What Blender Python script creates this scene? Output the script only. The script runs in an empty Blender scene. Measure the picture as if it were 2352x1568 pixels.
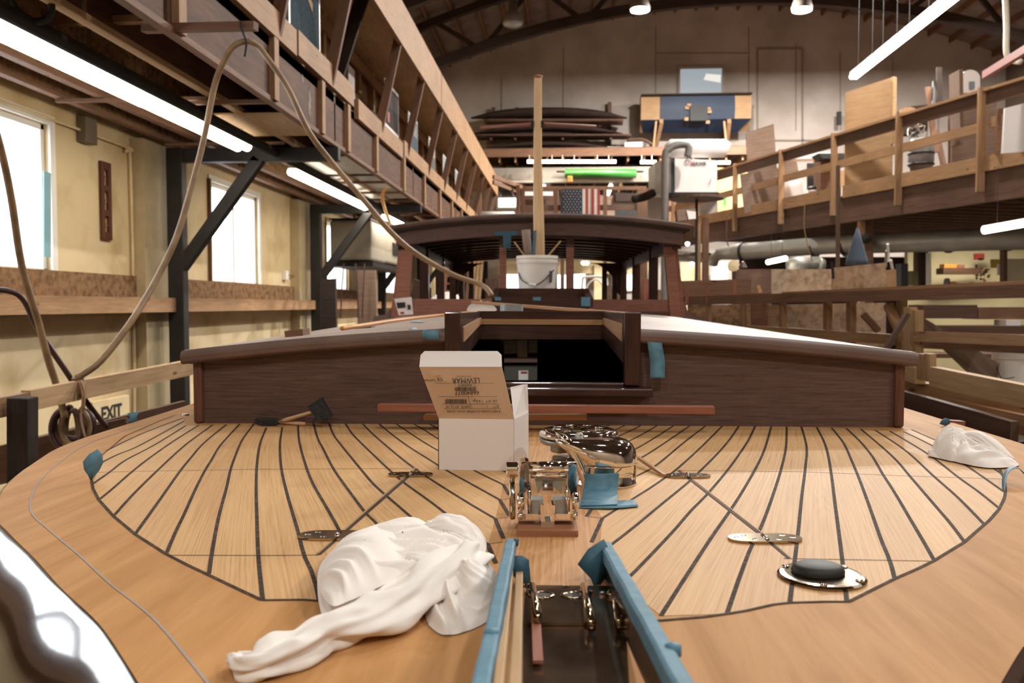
import bpy, math, random
from mathutils import Vector as V, Matrix, noise
random.seed(7)
sc = bpy.context.scene
COL = sc.collection
F = 1950.0; CZ = 2.6
YAW = math.radians(3.64); PIT = math.radians(2.467)
# ---------------- camera, world, main lights, exposure ----------------
cam_d = bpy.data.cameras.new('camera'); cam = bpy.data.objects.new('camera', cam_d); COL.objects.link(cam)
cam_d.sensor_width = 36; cam_d.lens = F * 36 / 2352
cam_d.clip_start = .05; cam_d.clip_end = 200
cam.location = (0, 0, CZ)
cam.rotation_euler = (math.pi / 2 - PIT, 0, YAW)
cam_d.dof.use_dof = True; cam_d.dof.focus_distance = 1.5; cam_d.dof.aperture_fstop = 8
sc.camera = cam
sc.view_settings.view_transform = 'Standard'; sc.view_settings.look = 'None'
sc.view_settings.gamma = 1; sc.view_settings.use_curve_mapping = False
sc.view_settings.exposure = 0.0
sc.cycles.max_bounces = 8; sc.cycles.diffuse_bounces = 6; sc.cycles.glossy_bounces = 4
sc.cycles.sample_clamp_indirect = 4; sc.cycles.blur_glossy = .3
w = bpy.data.worlds.new('world'); sc.world = w; w.use_nodes = True
w.node_tree.nodes['Background'].inputs[0].default_value = (.93, .97, 1, 1)
w.node_tree.nodes['Background'].inputs[1].default_value = 2.6
WARM = (1, .95, .89); COOL = (.9, .95, 1)
def area(name, loc, size, power, col=WARM, rot=(0, 0, 0), sy=None, spread=180):
    d = bpy.data.lights.new(name, 'AREA'); d.energy = power; d.color = col; d.size = size
    if sy: d.shape = 'RECTANGLE'; d.size_y = sy
    else: d.shape = 'DISK'
    d.spread = math.radians(spread)
    o = bpy.data.objects.new(name, d); COL.objects.link(o); o.location = loc; o.rotation_euler = rot
    return o
# high-bay lamps hanging in two rows over the hall (the ones over the boat are above the frame)
LAMPS = [(4.1, 21.4, 10.15), (8.15, 21.4, 10.1), (4.1, 14.0, 10.1), (8.2, 14.0, 10.1), (1.0, 3.2, 8.6), (3.6, 7.0, 10.0), (-.4, 8.2, 9.6), (8.2, 6.5, 10.1), (1.2, -4.2, 8.4), (7.2, -2.4, 8.8), (-1.6, -3.6, 8.2)]
for i, p in enumerate(LAMPS):
    area('high_bay_glow', (p[0], p[1], p[2] - .05), .5, (2100, 2100, 620, 620, 50, 230, 80, 400, 215, 380, 110)[i])

# ---------------- projection helpers (pixel + a real distance -> place) ----------------
def ray(px, py):
    f = V((-math.sin(YAW) * math.cos(PIT), math.cos(YAW) * math.cos(PIT), -math.sin(PIT)))
    r = V((math.cos(YAW), math.sin(YAW), 0)); u = r.cross(f)
    return f + r * ((px - 1176) / F) + u * ((784 - py) / F)
O = V((0, 0, CZ)); FH = V((-math.sin(YAW), math.cos(YAW), 0)); RH = V((math.cos(YAW), math.sin(YAW), 0))
def P(px, py, d): r = ray(px, py); return O + r * (d / r.dot(FH))
def PZ(px, py, z=2.28): r = ray(px, py); return O + r * ((z - CZ) / r.z)
def PX(px, py, x): r = ray(px, py); return O + r * (x / r.x)
def PY(px, py, y): r = ray(px, py); return O + r * (y / r.y)
def CF(x, d, z): return V((0, 0, CZ + z)) + RH * x + FH * d
def BF(x, y, z): return CF(.016 + .0287 * y + x, y - .045 * x, z)     # boat frame, z relative to the eye
DK = 2.28; DZ = -.32

# ---------------- mesh builder ----------------
class MB:
    def __init__(s): s.v = []; s.f = []; s.uv = []
    def add(s, vs, fs, uvs=None):
        n = len(s.v); s.v += [V(a) for a in vs]
        for k, f in enumerate(fs):
            s.f.append([n + i for i in f])
            s.uv.append(uvs[k] if uvs else [(s.v[n + i].x + s.v[n + i].z * .3, s.v[n + i].y + s.v[n + i].z) for i in f])
        return s
    def poly(s, pts):
        a = V(pts[0]); b = V(pts[1]); ex = (b - a).normalized(); nn = ex.cross(V(pts[2]) - a).normalized(); ey = nn.cross(ex)
        r = random.random() * 20
        return s.add(pts, [list(range(len(pts)))], [[((V(p) - a).dot(ex) + r, (V(p) - a).dot(ey) + r) for p in pts]])
    def obox(s, c, a, b, d):
        c = V(c); a = V(a); b = V(b); d = V(d)
        L = sorted([a, b, d], key=lambda t: -t.length); la = L[0].normalized(); r = random.random() * 30
        if a.cross(b).dot(d) < 0: a = -a
        vs = [c + a * i + b * j + d * k for i in (-1, 1) for j in (-1, 1) for k in (-1, 1)]
        fs = [[0, 1, 3, 2], [4, 6, 7, 5], [0, 4, 5, 1], [2, 3, 7, 6], [0, 2, 6, 4], [1, 5, 7, 3]]
        o1 = L[1].normalized(); o2 = L[2].normalized(); uvs = []
        for f in fs:
            nrm = (vs[f[1]] - vs[f[0]]).cross(vs[f[2]] - vs[f[0]]).normalized()
            if abs(nrm.dot(la)) > .7: uvs.append([((vs[i] - c).dot(o1) * .2 + r, (vs[i] - c).dot(o2) + r) for i in f])
            else:
                o = o1 if abs(nrm.dot(o1)) < .5 else o2
                uvs.append([((vs[i] - c).dot(la) + r, (vs[i] - c).dot(o) + r) for i in f])
        return s.add(vs, fs, uvs)
    def box(s, x0, x1, y0, y1, z0, z1):
        return s.obox(((x0 + x1) / 2, (y0 + y1) / 2, (z0 + z1) / 2), (abs(x1 - x0) / 2, 0, 0), (0, abs(y1 - y0) / 2, 0), (0, 0, abs(z1 - z0) / 2))
    def beam(s, p, q, w, h, up=(0, 0, 1)):
        p = V(p); q = V(q); d = q - p; up = V(up)
        if abs(d.normalized().dot(up)) > .95: up = V((0, 1, 0))
        sd = d.cross(up).normalized(); u = sd.cross(d).normalized()
        return s.obox((p + q) / 2, d / 2, sd * w / 2, u * h / 2)
    def ext(s, pts, vec):
        pts = [V(p) for p in pts]; vec = V(vec); n = len(pts)
        nrm = V((0, 0, 0))
        for i in range(n): nrm += pts[i].cross(pts[(i + 1) % n])
        if nrm.dot(vec) > 0: pts = pts[::-1]
        s.poly(pts); s.poly([p + vec for p in pts][::-1]); l = 0
        for i in range(n):
            a, b = pts[i], pts[(i + 1) % n]; e = (b - a).length
            s.add([a, a + vec, b + vec, b], [[0, 1, 2, 3]], [[(l, 0), (l, vec.length), (l + e, vec.length), (l + e, 0)]]); l += e
        return s
    def rings(s, R, cap=True, wrap=True, capuv=0):
        n = len(R[0]); vs = [p for r in R for p in r]; fs = []; uvs = []; l = 0
        m = n if wrap else n - 1
        for i in range(len(R) - 1):
            e = (V(R[i + 1][0]) - V(R[i][0])).length
            for j in range(m):
                k = (j + 1) % n
                fs.append([i * n + j, i * n + k, (i + 1) * n + k, (i + 1) * n + j])
                uvs.append([(l, j / n * .3), (l, (j + 1) / n * .3), (l + e, (j + 1) / n * .3), (l + e, j / n * .3)])
            l += e
        if cap:
            fs.append(list(range(n))[::-1]); fs.append([(len(R) - 1) * n + j for j in range(n)])
            for f in fs[-2:]: uvs.append([(math.cos(6.28 * (i % n) / n) * .1, math.sin(6.28 * (i % n) / n) * .1) for i in f])
        return s.add(vs, fs, uvs)
    def tube(s, path, r, n=10, cap=True):
        path = [V(p) for p in path]; R = []; m = len(path); pr = None
        for i, p in enumerate(path):
            t = (path[min(i + 1, m - 1)] - path[max(i - 1, 0)]).normalized()
            if pr is None: a = t.orthogonal().normalized()
            else: a = (pr - t * pr.dot(t)).normalized()
            pr = a; b = t.cross(a); rr = r[i] if isinstance(r, (list, tuple)) else r
            R.append([p + (a * math.cos(6.2832 * k / n) + b * math.sin(6.2832 * k / n)) * rr for k in range(n)])
        return s.rings(R, cap)
    def lathe(s, prof, o, up=(0, 0, 1), n=28, sx=1, sy=1, fx=None):
        o = V(o); up = V(up).normalized(); a = V(fx) if fx else up.orthogonal().normalized(); b = up.cross(a)
        return s.rings([[o + (a * math.cos(6.2832 * k / n) * sx + b * math.sin(6.2832 * k / n) * sy) * r + up * z for k in range(n)] for r, z in prof])
    def build(s, name, mat, parent=None, smooth=False, bevel=0, seg=2, loc=None, sub=0, weld=False):
        me = bpy.data.meshes.new(name)
        if parent is not None: loc = parent_loc(parent)
        elif loc is None:
            xs = [p.x for p in s.v]; ys = [p.y for p in s.v]; zs = [p.z for p in s.v]
            loc = V(((min(xs) + max(xs)) / 2, (min(ys) + max(ys)) / 2, min(zs)))
        loc = V(loc)
        me.from_pydata([p - loc for p in s.v], [], s.f)
        u = me.uv_layers.new(name='UVMap'); k = 0; flat = []
        for q in s.uv:
            for a in q: flat += [a[0], a[1]]
        u.data.foreach_set('uv', flat)
        if smooth: me.polygons.foreach_set('use_smooth', [True] * len(me.polygons))
        me.materials.append(mat); me.update()
        o = bpy.data.objects.new(name, me); COL.objects.link(o)
        if parent is not None: o.parent = parent; WL[o.name] = loc
        else: o.location = loc; WL[o.name] = loc
        if bevel:
            b = o.modifiers.new('bevel', 'BEVEL'); b.width = bevel; b.segments = seg; b.limit_method = 'ANGLE'; b.angle_limit = math.radians(40); b.harden_normals = False
        if sub:
            b = o.modifiers.new('sub', 'SUBSURF'); b.levels = sub; b.render_levels = sub
        return o
WL = {}
def parent_loc(p): return WL[p.name]
def tag(o, label=None, cat=None, group=None, kind=None):
    if label: o['label'] = label
    if cat: o['category'] = cat
    if group: o['group'] = group
    if kind: o['kind'] = kind
    return o
def thing(name, label, cat, loc, group=None):
    o = bpy.data.objects.new(name, None); COL.objects.link(o); o.location = V(loc); WL[o.name] = V(loc); o.empty_display_size = .05
    return tag(o, label, cat, group)
def struct(o): o['kind'] = 'structure'; return o
def smooth_path(pts, n=8):
    pts = [V(p) for p in pts]; out = []
    for i in range(len(pts) - 1):
        p0 = pts[max(i - 1, 0)]; p1 = pts[i]; p2 = pts[i + 1]; p3 = pts[min(i + 2, len(pts) - 1)]
        for k in range(n):
            t = k / n
            out.append(.5 * ((2 * p1) + (p2 - p0) * t + (2 * p0 - 5 * p1 + 4 * p2 - p3) * t * t + (3 * p1 - p0 - 3 * p2 + p3) * t ** 3))
    out.append(pts[-1]); return out

# ---------------- materials ----------------
def lin(h):
    h = h.lstrip('#'); c = [int(h[i:i + 2], 16) / 255 for i in (0, 2, 4)]
    return tuple((x / 12.92 if x <= .04045 else ((x + .055) / 1.055) ** 2.4) for x in c) + (1,)
MATS = {}
def base(name, rough=.5, metal=0, spec=.5, coat=0):
    m = bpy.data.materials.new(name); m.use_nodes = True; b = m.node_tree.nodes['Principled BSDF']
    b.inputs['Roughness'].default_value = rough; b.inputs['Metallic'].default_value = metal
    b.inputs['Specular IOR Level'].default_value = spec; b.inputs['Coat Weight'].default_value = coat; b.inputs['Coat Roughness'].default_value = .06
    MATS[name] = m; return m, m.node_tree.nodes, m.node_tree.links, b
def ramp(N, L, fac, stops):
    r = N.new('ShaderNodeValToRGB'); e = r.color_ramp.elements
    while len(e) < len(stops): e.new(.5)
    for k, (p, c) in enumerate(stops): e[k].position = p; e[k].color = c
    L.new(fac, r.inputs[0]); return r.outputs[0]
def wood(name, c1, c2, su=1.2, sv=22, rough=.6, coat=0, var=.25, bump=.15, knots=False):
    m, N, L, b = base(name, rough, coat=coat, spec=.25)
    tc = N.new('ShaderNodeTexCoord'); mp = N.new('ShaderNodeMapping'); mp.inputs['Scale'].default_value = (su, sv, 1)
    L.new(tc.outputs['UV'], mp.inputs[0])
    n = N.new('ShaderNodeTexNoise'); n.inputs['Scale'].default_value = 3; n.inputs['Detail'].default_value = 5; n.inputs['Distortion'].default_value = .6; n.inputs['Roughness'].default_value = .62
    L.new(mp.outputs[0], n.inputs['Vector'])
    col = ramp(N, L, n.outputs[0], [(.3, lin(c2)), (.68, lin(c1))])
    n2 = N.new('ShaderNodeTexNoise'); n2.inputs['Scale'].default_value = 1.7; n2.inputs['Detail'].default_value = 3; L.new(tc.outputs['UV'], n2.inputs['Vector'])
    mx = N.new('ShaderNodeMix'); mx.data_type = 'RGBA'; mx.blend_type = 'MULTIPLY'; mx.inputs[0].default_value = 1
    v = ramp(N, L, n2.outputs[0], [(.3, (1 - var,) * 3 + (1,)), (.7, (1, 1, 1, 1))])
    L.new(col, mx.inputs[6]); L.new(v, mx.inputs[7]); out = mx.outputs[2]
    if knots:
        mk = N.new('ShaderNodeMapping'); mk.inputs['Scale'].default_value = (3.2, 9, 1); L.new(tc.outputs['UV'], mk.inputs[0])
        vo = N.new('ShaderNodeTexVoronoi'); vo.inputs['Scale'].default_value = 1; L.new(mk.outputs[0], vo.inputs['Vector'])
        kc = ramp(N, L, vo.outputs[0], [(.06, (.32, .2, .13, 1)), (.12, (1, 1, 1, 1))])
        m2 = N.new('ShaderNodeMix'); m2.data_type = 'RGBA'; m2.blend_type = 'MULTIPLY'; m2.inputs[0].default_value = .9
        L.new(out, m2.inputs[6]); L.new(kc, m2.inputs[7]); out = m2.outputs[2]
    L.new(out, b.inputs['Base Color'])
    if bump:
        bp = N.new('ShaderNodeBump'); bp.inputs['Strength'].default_value = bump; bp.inputs['Distance'].default_value = .002
        L.new(n.outputs[0], bp.inputs['Height']); L.new(bp.outputs[0], b.inputs['Normal'])
    return m
def plain(name, c, rough=.5, metal=0, var=.12, scale=6, c2=None, coat=0, bump=0, spec=.5, thr=(.35, .65)):
    m, N, L, b = base(name, rough, metal, spec, coat)
    tc = N.new('ShaderNodeTexCoord'); n = N.new('ShaderNodeTexNoise'); n.inputs['Scale'].default_value = scale; n.inputs['Detail'].default_value = 5
    L.new(tc.outputs['Object'], n.inputs['Vector']); a = lin(c)
    d = lin(c2) if c2 else tuple(x * (1 - var) for x in a[:3]) + (1,)
    L.new(ramp(N, L, n.outputs[0], [(thr[0], d), (thr[1], a)]), b.inputs['Base Color'])
    if bump:
        bp = N.new('ShaderNodeBump'); bp.inputs['Strength'].default_value = bump; bp.inputs['Distance'].default_value = .002
        L.new(n.outputs[0], bp.inputs['Height']); L.new(bp.outputs[0], b.inputs['Normal'])
    return m
def osb(name, c1, c2, sc_=26):
    m, N, L, b = base(name, .75, spec=.2)
    tc = N.new('ShaderNodeTexCoord'); v = N.new('ShaderNodeTexVoronoi'); v.inputs['Scale'].default_value = sc_; L.new(tc.outputs['UV'], v.inputs['Vector'])
    n = N.new('ShaderNodeTexNoise'); n.inputs['Scale'].default_value = 14; n.inputs['Detail'].default_value = 6; L.new(tc.outputs['UV'], n.inputs['Vector'])
    mt = N.new('ShaderNodeMath'); mt.operation = 'MULTIPLY_ADD'; mt.inputs[1].default_value = .35; L.new(v.outputs['Color'], mt.inputs[0]); L.new(n.outputs[0], mt.inputs[2])
    L.new(ramp(N, L, mt.outputs[0], [(.42, lin(c2)), (.78, lin(c1))]), b.inputs['Base Color']); return m
def emit(name, c, s):
    m, N, L, b = base(name, .5); b.inputs['Base Color'].default_value = (0, 0, 0, 1)
    b.inputs['Emission Color'].default_value = lin(c); b.inputs['Emission Strength'].default_value = s; return m
def deckwood(name, c1, c2, c3):
    m, N, L, b = base(name, .62, spec=.3)
    tc = N.new('ShaderNodeTexCoord'); mp = N.new('ShaderNodeMapping'); mp.inputs['Scale'].default_value = (.5, 9, 1); L.new(tc.outputs['UV'], mp.inputs[0])
    n0 = N.new('ShaderNodeTexNoise'); n0.inputs['Scale'].default_value = 3; n0.inputs['Detail'].default_value = 2; L.new(mp.outputs[0], n0.inputs['Vector'])
    wv = N.new('ShaderNodeMath'); wv.operation = 'MULTIPLY'; wv.inputs[1].default_value = 95; L.new(n0.outputs[0], wv.inputs[0])
    sn = N.new('ShaderNodeMath'); sn.operation = 'SINE'; L.new(wv.outputs[0], sn.inputs[0])
    m2 = N.new('ShaderNodeMapping'); m2.inputs['Scale'].default_value = (1.6, 120, 1); L.new(tc.outputs['UV'], m2.inputs[0])
    n1 = N.new('ShaderNodeTexNoise'); n1.inputs['Scale'].default_value = 2; n1.inputs['Detail'].default_value = 6; L.new(m2.outputs[0], n1.inputs['Vector'])
    a = N.new('ShaderNodeMath'); a.operation = 'MULTIPLY_ADD'; a.inputs[1].default_value = .045; L.new(sn.outputs[0], a.inputs[0]); L.new(n1.outputs[0], a.inputs[2])
    col = ramp(N, L, a.outputs[0], [(.15, lin(c3)), (.4, lin(c2)), (.66, lin(c1))])
    n2 = N.new('ShaderNodeTexNoise'); n2.inputs['Scale'].default_value = .9; n2.inputs['Detail'].default_value = 3; L.new(tc.outputs['UV'], n2.inputs['Vector'])
    mx = N.new('ShaderNodeMix'); mx.data_type = 'RGBA'; mx.blend_type = 'MULTIPLY'; mx.inputs[0].default_value = 1
    L.new(col, mx.inputs[6]); L.new(ramp(N, L, n2.outputs[0], [(.32, (.84, .79, .74, 1)), (.62, (1, 1, 1, 1))]), mx.inputs[7])
    L.new(mx.outputs[2], b.inputs['Base Color'])
    bp = N.new('ShaderNodeBump'); bp.inputs['Strength'].default_value = .12; bp.inputs['Distance'].default_value = .001
    L.new(a.outputs[0], bp.inputs['Height']); L.new(bp.outputs[0], b.inputs['Normal']); return m
teak = deckwood('teak_planks', 'd1aa79', 'c59b69', '9a734a')
kingw = deckwood('teak_king', 'c69768', 'b3824f', '8a5f3a')
margin = wood('teak_margin', 'c99865', 'ad7d4b', .9, 9, .6, var=.2, bump=.05)
margin.node_tree.nodes['Principled BSDF'].inputs['Specular IOR Level'].default_value = .08
caulk = plain('caulk', '382d26', .8, scale=120, c2='594b3f', thr=(.3, .55), spec=.15)
mahog = wood('raw_mahogany', '6e554c', '4e3b34', 3, 55, .5, var=.2)
mahogv = wood('varnished_mahogany', '4e3128', '301c16', 2, 30, .35, coat=.35, var=.3)
railv = wood('varnished_rail', '3a211a', '24130f', 2, 30, .12, coat=1, var=.3, bump=0)
pinkm = wood('pale_mahogany', 'a1705f', '85594a', 2, 26, .55, var=.15)
redb = wood('sapele_batten', '9c6650', '82503d', 2, 40, .55, var=.1)
tanb = wood('oak_batten', 'b98f69', 'a07853', 2, 40, .55, var=.1)
primer = plain('roof_primer', '9d8a7e', .55, scale=3, c2='8b796e', bump=.03)
lipm = plain('roof_trim', '6f5a52', .5, scale=5, c2='5c4841')
pine = wood('pine', 'b28c68', '93704f', 1.0, 16, .65, var=.25, knots=True)
pined = wood('pine_brown', '886650', '6c4d3b', 1.0, 16, .65, var=.25, knots=True)
pinel = wood('pine_light', 'c6a57e', 'aa875f', 1.0, 16, .65, var=.2, knots=True)
plyd = wood('dark_plywood', '6e4a35', '4e3424', 1, 7, .7, var=.35)
plyb = wood('brown_beam', '6f5344', '533d31', .6, 10, .6, var=.3)
plyl = wood('pale_plywood', 'b4936f', 'a3825f', .8, 6, .7, var=.15)
plyp = wood('grey_plywood', '8a7365', '76604f', .8, 8, .7, var=.2)
darkw = wood('dark_old_wood', '3e2f27', '271d18', .8, 10, .8, var=.3)
ospan = osb('osb', 'd2bca2', 'a88f76'); osd = osb('osb_dark', '8a6b4d', '5c432e')
steel = plain('dark_steel', '2c2826', .55, scale=8, var=.3, spec=.3)
galv = plain('galvanised', 'a8a59c', .38, metal=.45, scale=3, var=.2)
chrome = plain('chrome', 'f2efec', .045, metal=1, var=.02)
brass = plain('polished_fitting', 'b5a58c', .12, metal=1, var=.15, scale=30)
plate = plain('bow_plate', '9a8470', .16, metal=.9, scale=16, c2='6a5646')
tape = plain('blue_tape', '58859a', .6, scale=50, c2='4a7488', bump=.2)
tapel = plain('blue_tape_pale', '86aebb', .7, scale=50, var=.08)
taped = plain('blue_tape_dark', '2f586a', .6, scale=50, var=.15)
white = plain('white_card', 'e2dcd9', .6, var=.03, scale=4)
cardi = plain('card_face', 'c9ab90', .45, var=.04, scale=4)
ink = plain('black_ink', '241f1e', .6, var=.05)
clothm = plain('white_cotton', 'ece6e0', .85, var=.03, scale=40, bump=.1, spec=.2)
blackr = plain('black_rubber', '1c1b1b', .6, var=.2, scale=30)
foam = plain('dark_foam', '2b2a27', .95, scale=150, c2='1a1918', bump=.5)
handle = wood('brush_handle', 'dcb994', 'c9a27a', 2, 30, .45, var=.08)
wallcream = plain('wall_cream', 'd8c39a', .7, scale=2.2, c2='bba070', thr=(.28, .52))
wallgrey = plain('wall_grey_ply', 'aba199', .85, scale=.8, c2='958a80')
winw = plain('window_vinyl', 'e9e6e0', .4, var=.03)
hosem = plain('tan_hose', '9a7c58', .45, scale=12, c2='7d6246')
hosed = plain('dark_hose', '4a2f2c', .4, var=.2)
orange = plain('orange_cord', 'c98a3c', .5, var=.1)
pailm = plain('white_pail', 'e8e2da', .45, var=.04)
tubem = emit('lit_tube', 'fff1d8', 9)
lampm = emit('lit_lamp', 'fff2e0', 9)
sky_pane = base('window_glass', .02, spec=.5)[0]
nb = sky_pane.node_tree.nodes['Principled BSDF']; nb.inputs['Transmission Weight'].default_value = 1; nb.inputs['IOR'].default_value = 1.02; nb.inputs['Base Color'].default_value = (.97, .98, 1, 1)
# ======================= THE HALL =======================
XL, XR, YB, YF = -4.2, 13.8, 28.0, -6.0
def roof_z(x): return CZ + 7.8 + 1.8 * (1 - ((x - 4.8) / 9) ** 2)
fl = struct(MB().box(XL - .3, XR + .3, YF, YB + .3, -.1, 0).build('floor', plain('concrete_floor', '6f655a', .7, scale=2)))
# left wall with openings for the windows
WIN = [(1.7, 3.7), (4.95, 6.7), (9.85, 11.4), (14.7, 16.2), (19.5, 21.0)]; WZ0, WZ1 = CZ + .25, CZ + 1.46
mb = MB(); ys = YF
for a, b in WIN:
    mb.box(XL - .15, XL, ys, a, 0, roof_z(XL)); mb.box(XL - .15, XL, a, b, 0, WZ0); mb.box(XL - .15, XL, a, b, WZ1, roof_z(XL)); ys = b
mb.box(XL - .15, XL, ys, YB, 0, roof_z(XL))
wl = struct(mb.build('wall_left', wallcream))
for i, (a, b) in enumerate(WIN):
    m = MB(); t = .05
    for (y0, y1, z0, z1) in ((a, b, WZ0, WZ0 + t), (a, b, WZ1 - t, WZ1), (a, a + t, WZ0, WZ1), (b - t, b, WZ0, WZ1), ((a + b) / 2 - .03, (a + b) / 2 + .03, WZ0, WZ1)):
        m.box(XL - .12, XL - .03, y0, y1, z0, z1)
    wf = struct(m.build('window_%d' % (i + 1), winw, bevel=.006))
    MB().box(XL - .08, XL - .075, a + t, b - t, WZ0 + t, WZ1 - t).build('pane', sky_pane, wf)
    m = MB(); t = .07
    for (y0, y1, z0, z1) in ((a - t, b + t, WZ1, WZ1 + t), (a - t, a, WZ0, WZ1), (b, b + t, WZ0, WZ1)): m.box(XL, XL + .02, y0, y1, z0, z1)
    struct(m.build('trim_%d' % (i + 20), winw if i < 3 else pine))
    area('window_daylight', (XL - .35, (a + b) / 2, (WZ0 + WZ1) / 2), 1.25, 34, COOL, (0, -math.pi / 2, 0), b - a + .2)
struct(MB().box(XR, XR + .2, YF, YB, 0, roof_z(XR)).build('wall_right', plain('wall_right_brown', '5e4e42', .8)))
# arched end wall, with four low windows and the lit window high up
xs = [XL + (XR - XL) * i / 24 for i in range(25)]
WB = [(1161, 1187, 600, 668), (1330, 1384, 628, 664), (1427, 1453, 632, 664), (1462, 1481, 630, 700)]
mb = MB().ext([V((XL, YB, 0)), V((XR, YB, 0))] + [V((x, YB, roof_z(x) + .2)) for x in xs[::-1]], (0, .2, 0))
wb = struct(mb.build('wall_back', wallgrey))
struct(MB().ext([V((XL, YF - .2, 0)), V((XR, YF - .2, 0))] + [V((x, YF - .2, roof_z(x) + .2)) for x in xs[::-1]], (0, .2, 0)).build('wall_front', plain('wall_front_tan', '8d7a64', .8)))
m = MB()
for px, y0, y1 in ((1152, 180, 350), (1294, 110, 350), (1506, 60, 280), (1720, 60, 330), (1828, 100, 300), (1930, 120, 300), (2050, 130, 320), (2155, 160, 300)):
    p = PY(px, y0, YB - .01); q = PY(px, y1, YB - .01); m.beam(p, q, .03, .02, (0, 1, 0))
m.beam(PY(1506, 122, YB - .01), PY(1720, 122, YB - .01), .02, .03)
struct(m.build('trim_5', plain('seam_brown', '83776c', .8)))
m = MB()
for a, b, c, d in ((1740, 112, 1843, 112), (1740, 112, 1740, 330), (1843, 112, 1843, 330), (1780, 322, 1960, 322)):
    m.beam(PY(a, b, YB - .02), PY(c, d, YB - .02), .05, .05, (0, 1, 0))
struct(m.build('trim_6', plain('door_edge', '83776c', .8)))
def backwin(n, x0, y0, x1, y1, mat, fm, Y=YB - .03):
    a = PY(x0, y0, Y); b = PY(x1, y1, Y)
    f = MB()
    t = .07
    for q in ((a.x - t, b.x + t, a.z, a.z + t), (a.x - t, b.x + t, b.z - t, b.z), (a.x - t, a.x, b.z, a.z), (b.x, b.x + t, b.z, a.z)): f.box(q[0], q[1], Y - .06, Y, q[2], q[3])
    wn = struct(f.build('window_%d' % n, fm)); MB().box(a.x, b.x, Y - .012, Y - .01, b.z, a.z).build('pane', mat, wn); return wn
hi = backwin(30, 1562, 159, 1657, 224, emit('lit_room_beyond', 'c3ccd2', .62), wallgrey)
a = PY(1625, 172, YB - .05)
m = MB(); m.poly([PY(1622, 169, YB - .06), PY(1616, 183, YB - .06), PY(1655, 190, YB - .06), PY(1656, 172, YB - .06)][::-1]); m.build('ceiling_panel', emit('room_light', 'f3efe4', .95), hi)
skyp = emit('daylight_pane', 'f4f8ff', 3.2)
for k, q in enumerate(((1145, 455, 1187, 476), (1164, 630, 1192, 661), (1272, 631, 1300, 662), (1318, 629, 1344, 662), (1427, 630, 1451, 663), (1462, 631, 1482, 676), (1637, 632, 1662, 646))):
    backwin(31 + k, *q, skyp, winw)
# ceiling shell, purlins and trusses
N_ = 36; m = MB(); xx = [XL - .2 + (XR - XL + .4) * i / N_ for i in range(N_ + 1)]
m.rings([[V((x, y, roof_z(x) + dz)) for x, dz in [(x, 0) for x in xx] + [(x, .15) for x in xx[::-1]]] for y in (YF, YB + .3)])
ceil = struct(m.build('ceiling', plain('roof_deck', '73625a', .85, scale=2, c2='5e4f48')))
k = 0; x = XL + .4
while x < XR - .2:
    z = roof_z(x) - .1
    MB().beam((x, 2, z), (x, YB - .05, z), .06, .18).build('purlin', wood('purlin_wood', '7a5840', '5d402e', 1, 12, .8) if k == 0 else MATS['purlin_wood'], ceil); x += .66; k += 1
for n, Y in enumerate((23.4, 18.8, 14.2)):
    t = thing('roof_truss', ('farthest dark arched roof truss in front of the end wall', 'middle dark arched roof truss at the top of the picture', 'nearest dark arched roof truss, only its left end in view')[n], 'roof truss', (4.8, Y, CZ + 8), 'dark arched trusses under the roof')
    for nm, dz, hh in (('bottom_chord', 1.45, .26), ('top_chord', .3, .2)):
        m = MB(); pts = [XL + .1 + (XR - XL - .2) * i / 20 for i in range(21)]
        for i in range(20): m.beam((pts[i], Y, roof_z(pts[i]) - dz), (pts[i + 1], Y, roof_z(pts[i + 1]) - dz), .2, hh)
        m.build(nm, darkw, t)
    for i in range(12):
        xa = XL + .6 + i * 1.4; xb = xa + (.7 if i % 2 == 0 else .7)
        MB().beam((xa, Y, roof_z(xa) - (1.45 if i % 2 else .3)), (xb + .5, Y, roof_z(xb + .5) - (.3 if i % 2 else 1.45)), .1, .12).build('web_brace', darkw, t)
# high-bay lamps
for i, p in enumerate([(4.1, 21.4, 10.15), (8.15, 21.4, 10.1), (.62, 21.4, 9.78)]):
    lab = ('lit round high bay lamp, the left of the two glowing ones', 'lit round high bay lamp, the right of the two glowing ones', 'unlit round high bay lamp left of the two glowing ones')[i]
    if i == 2: p = tuple(PY(1178, 55, 21.4))
    elif i == 0: p = tuple(PY(1470, 22, 21.4))
    else: p = tuple(PY(1842, 22, 21.4))
    t = thing('high_bay_lamp', lab, 'lamp', p, 'high bay lamps under the roof')
    MB().lathe([(.02, .62), (.1, .6), (.12, .3), (.2, .25), (.26, .03), (.25, 0), (.2, .02)], p, n=24).build('shade', plain('lamp_shade_grey', '6f655c', .5) if i == 0 else MATS['lamp_shade_grey'], t, smooth=True)
    MB().lathe([(.0, .03), (.24, .03), (.235, -.03), (.15, -.06), (0, -.07)], p, n=24).build('lens', lampm if i < 2 else plain('lens_off', '8e969a', .2), t, smooth=True)
    MB().tube([V(p) + V((0, 0, .6)), V((p[0], p[1], roof_z(p[0]) - .1))], .015, 6).build('hanger', steel, t)
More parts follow.
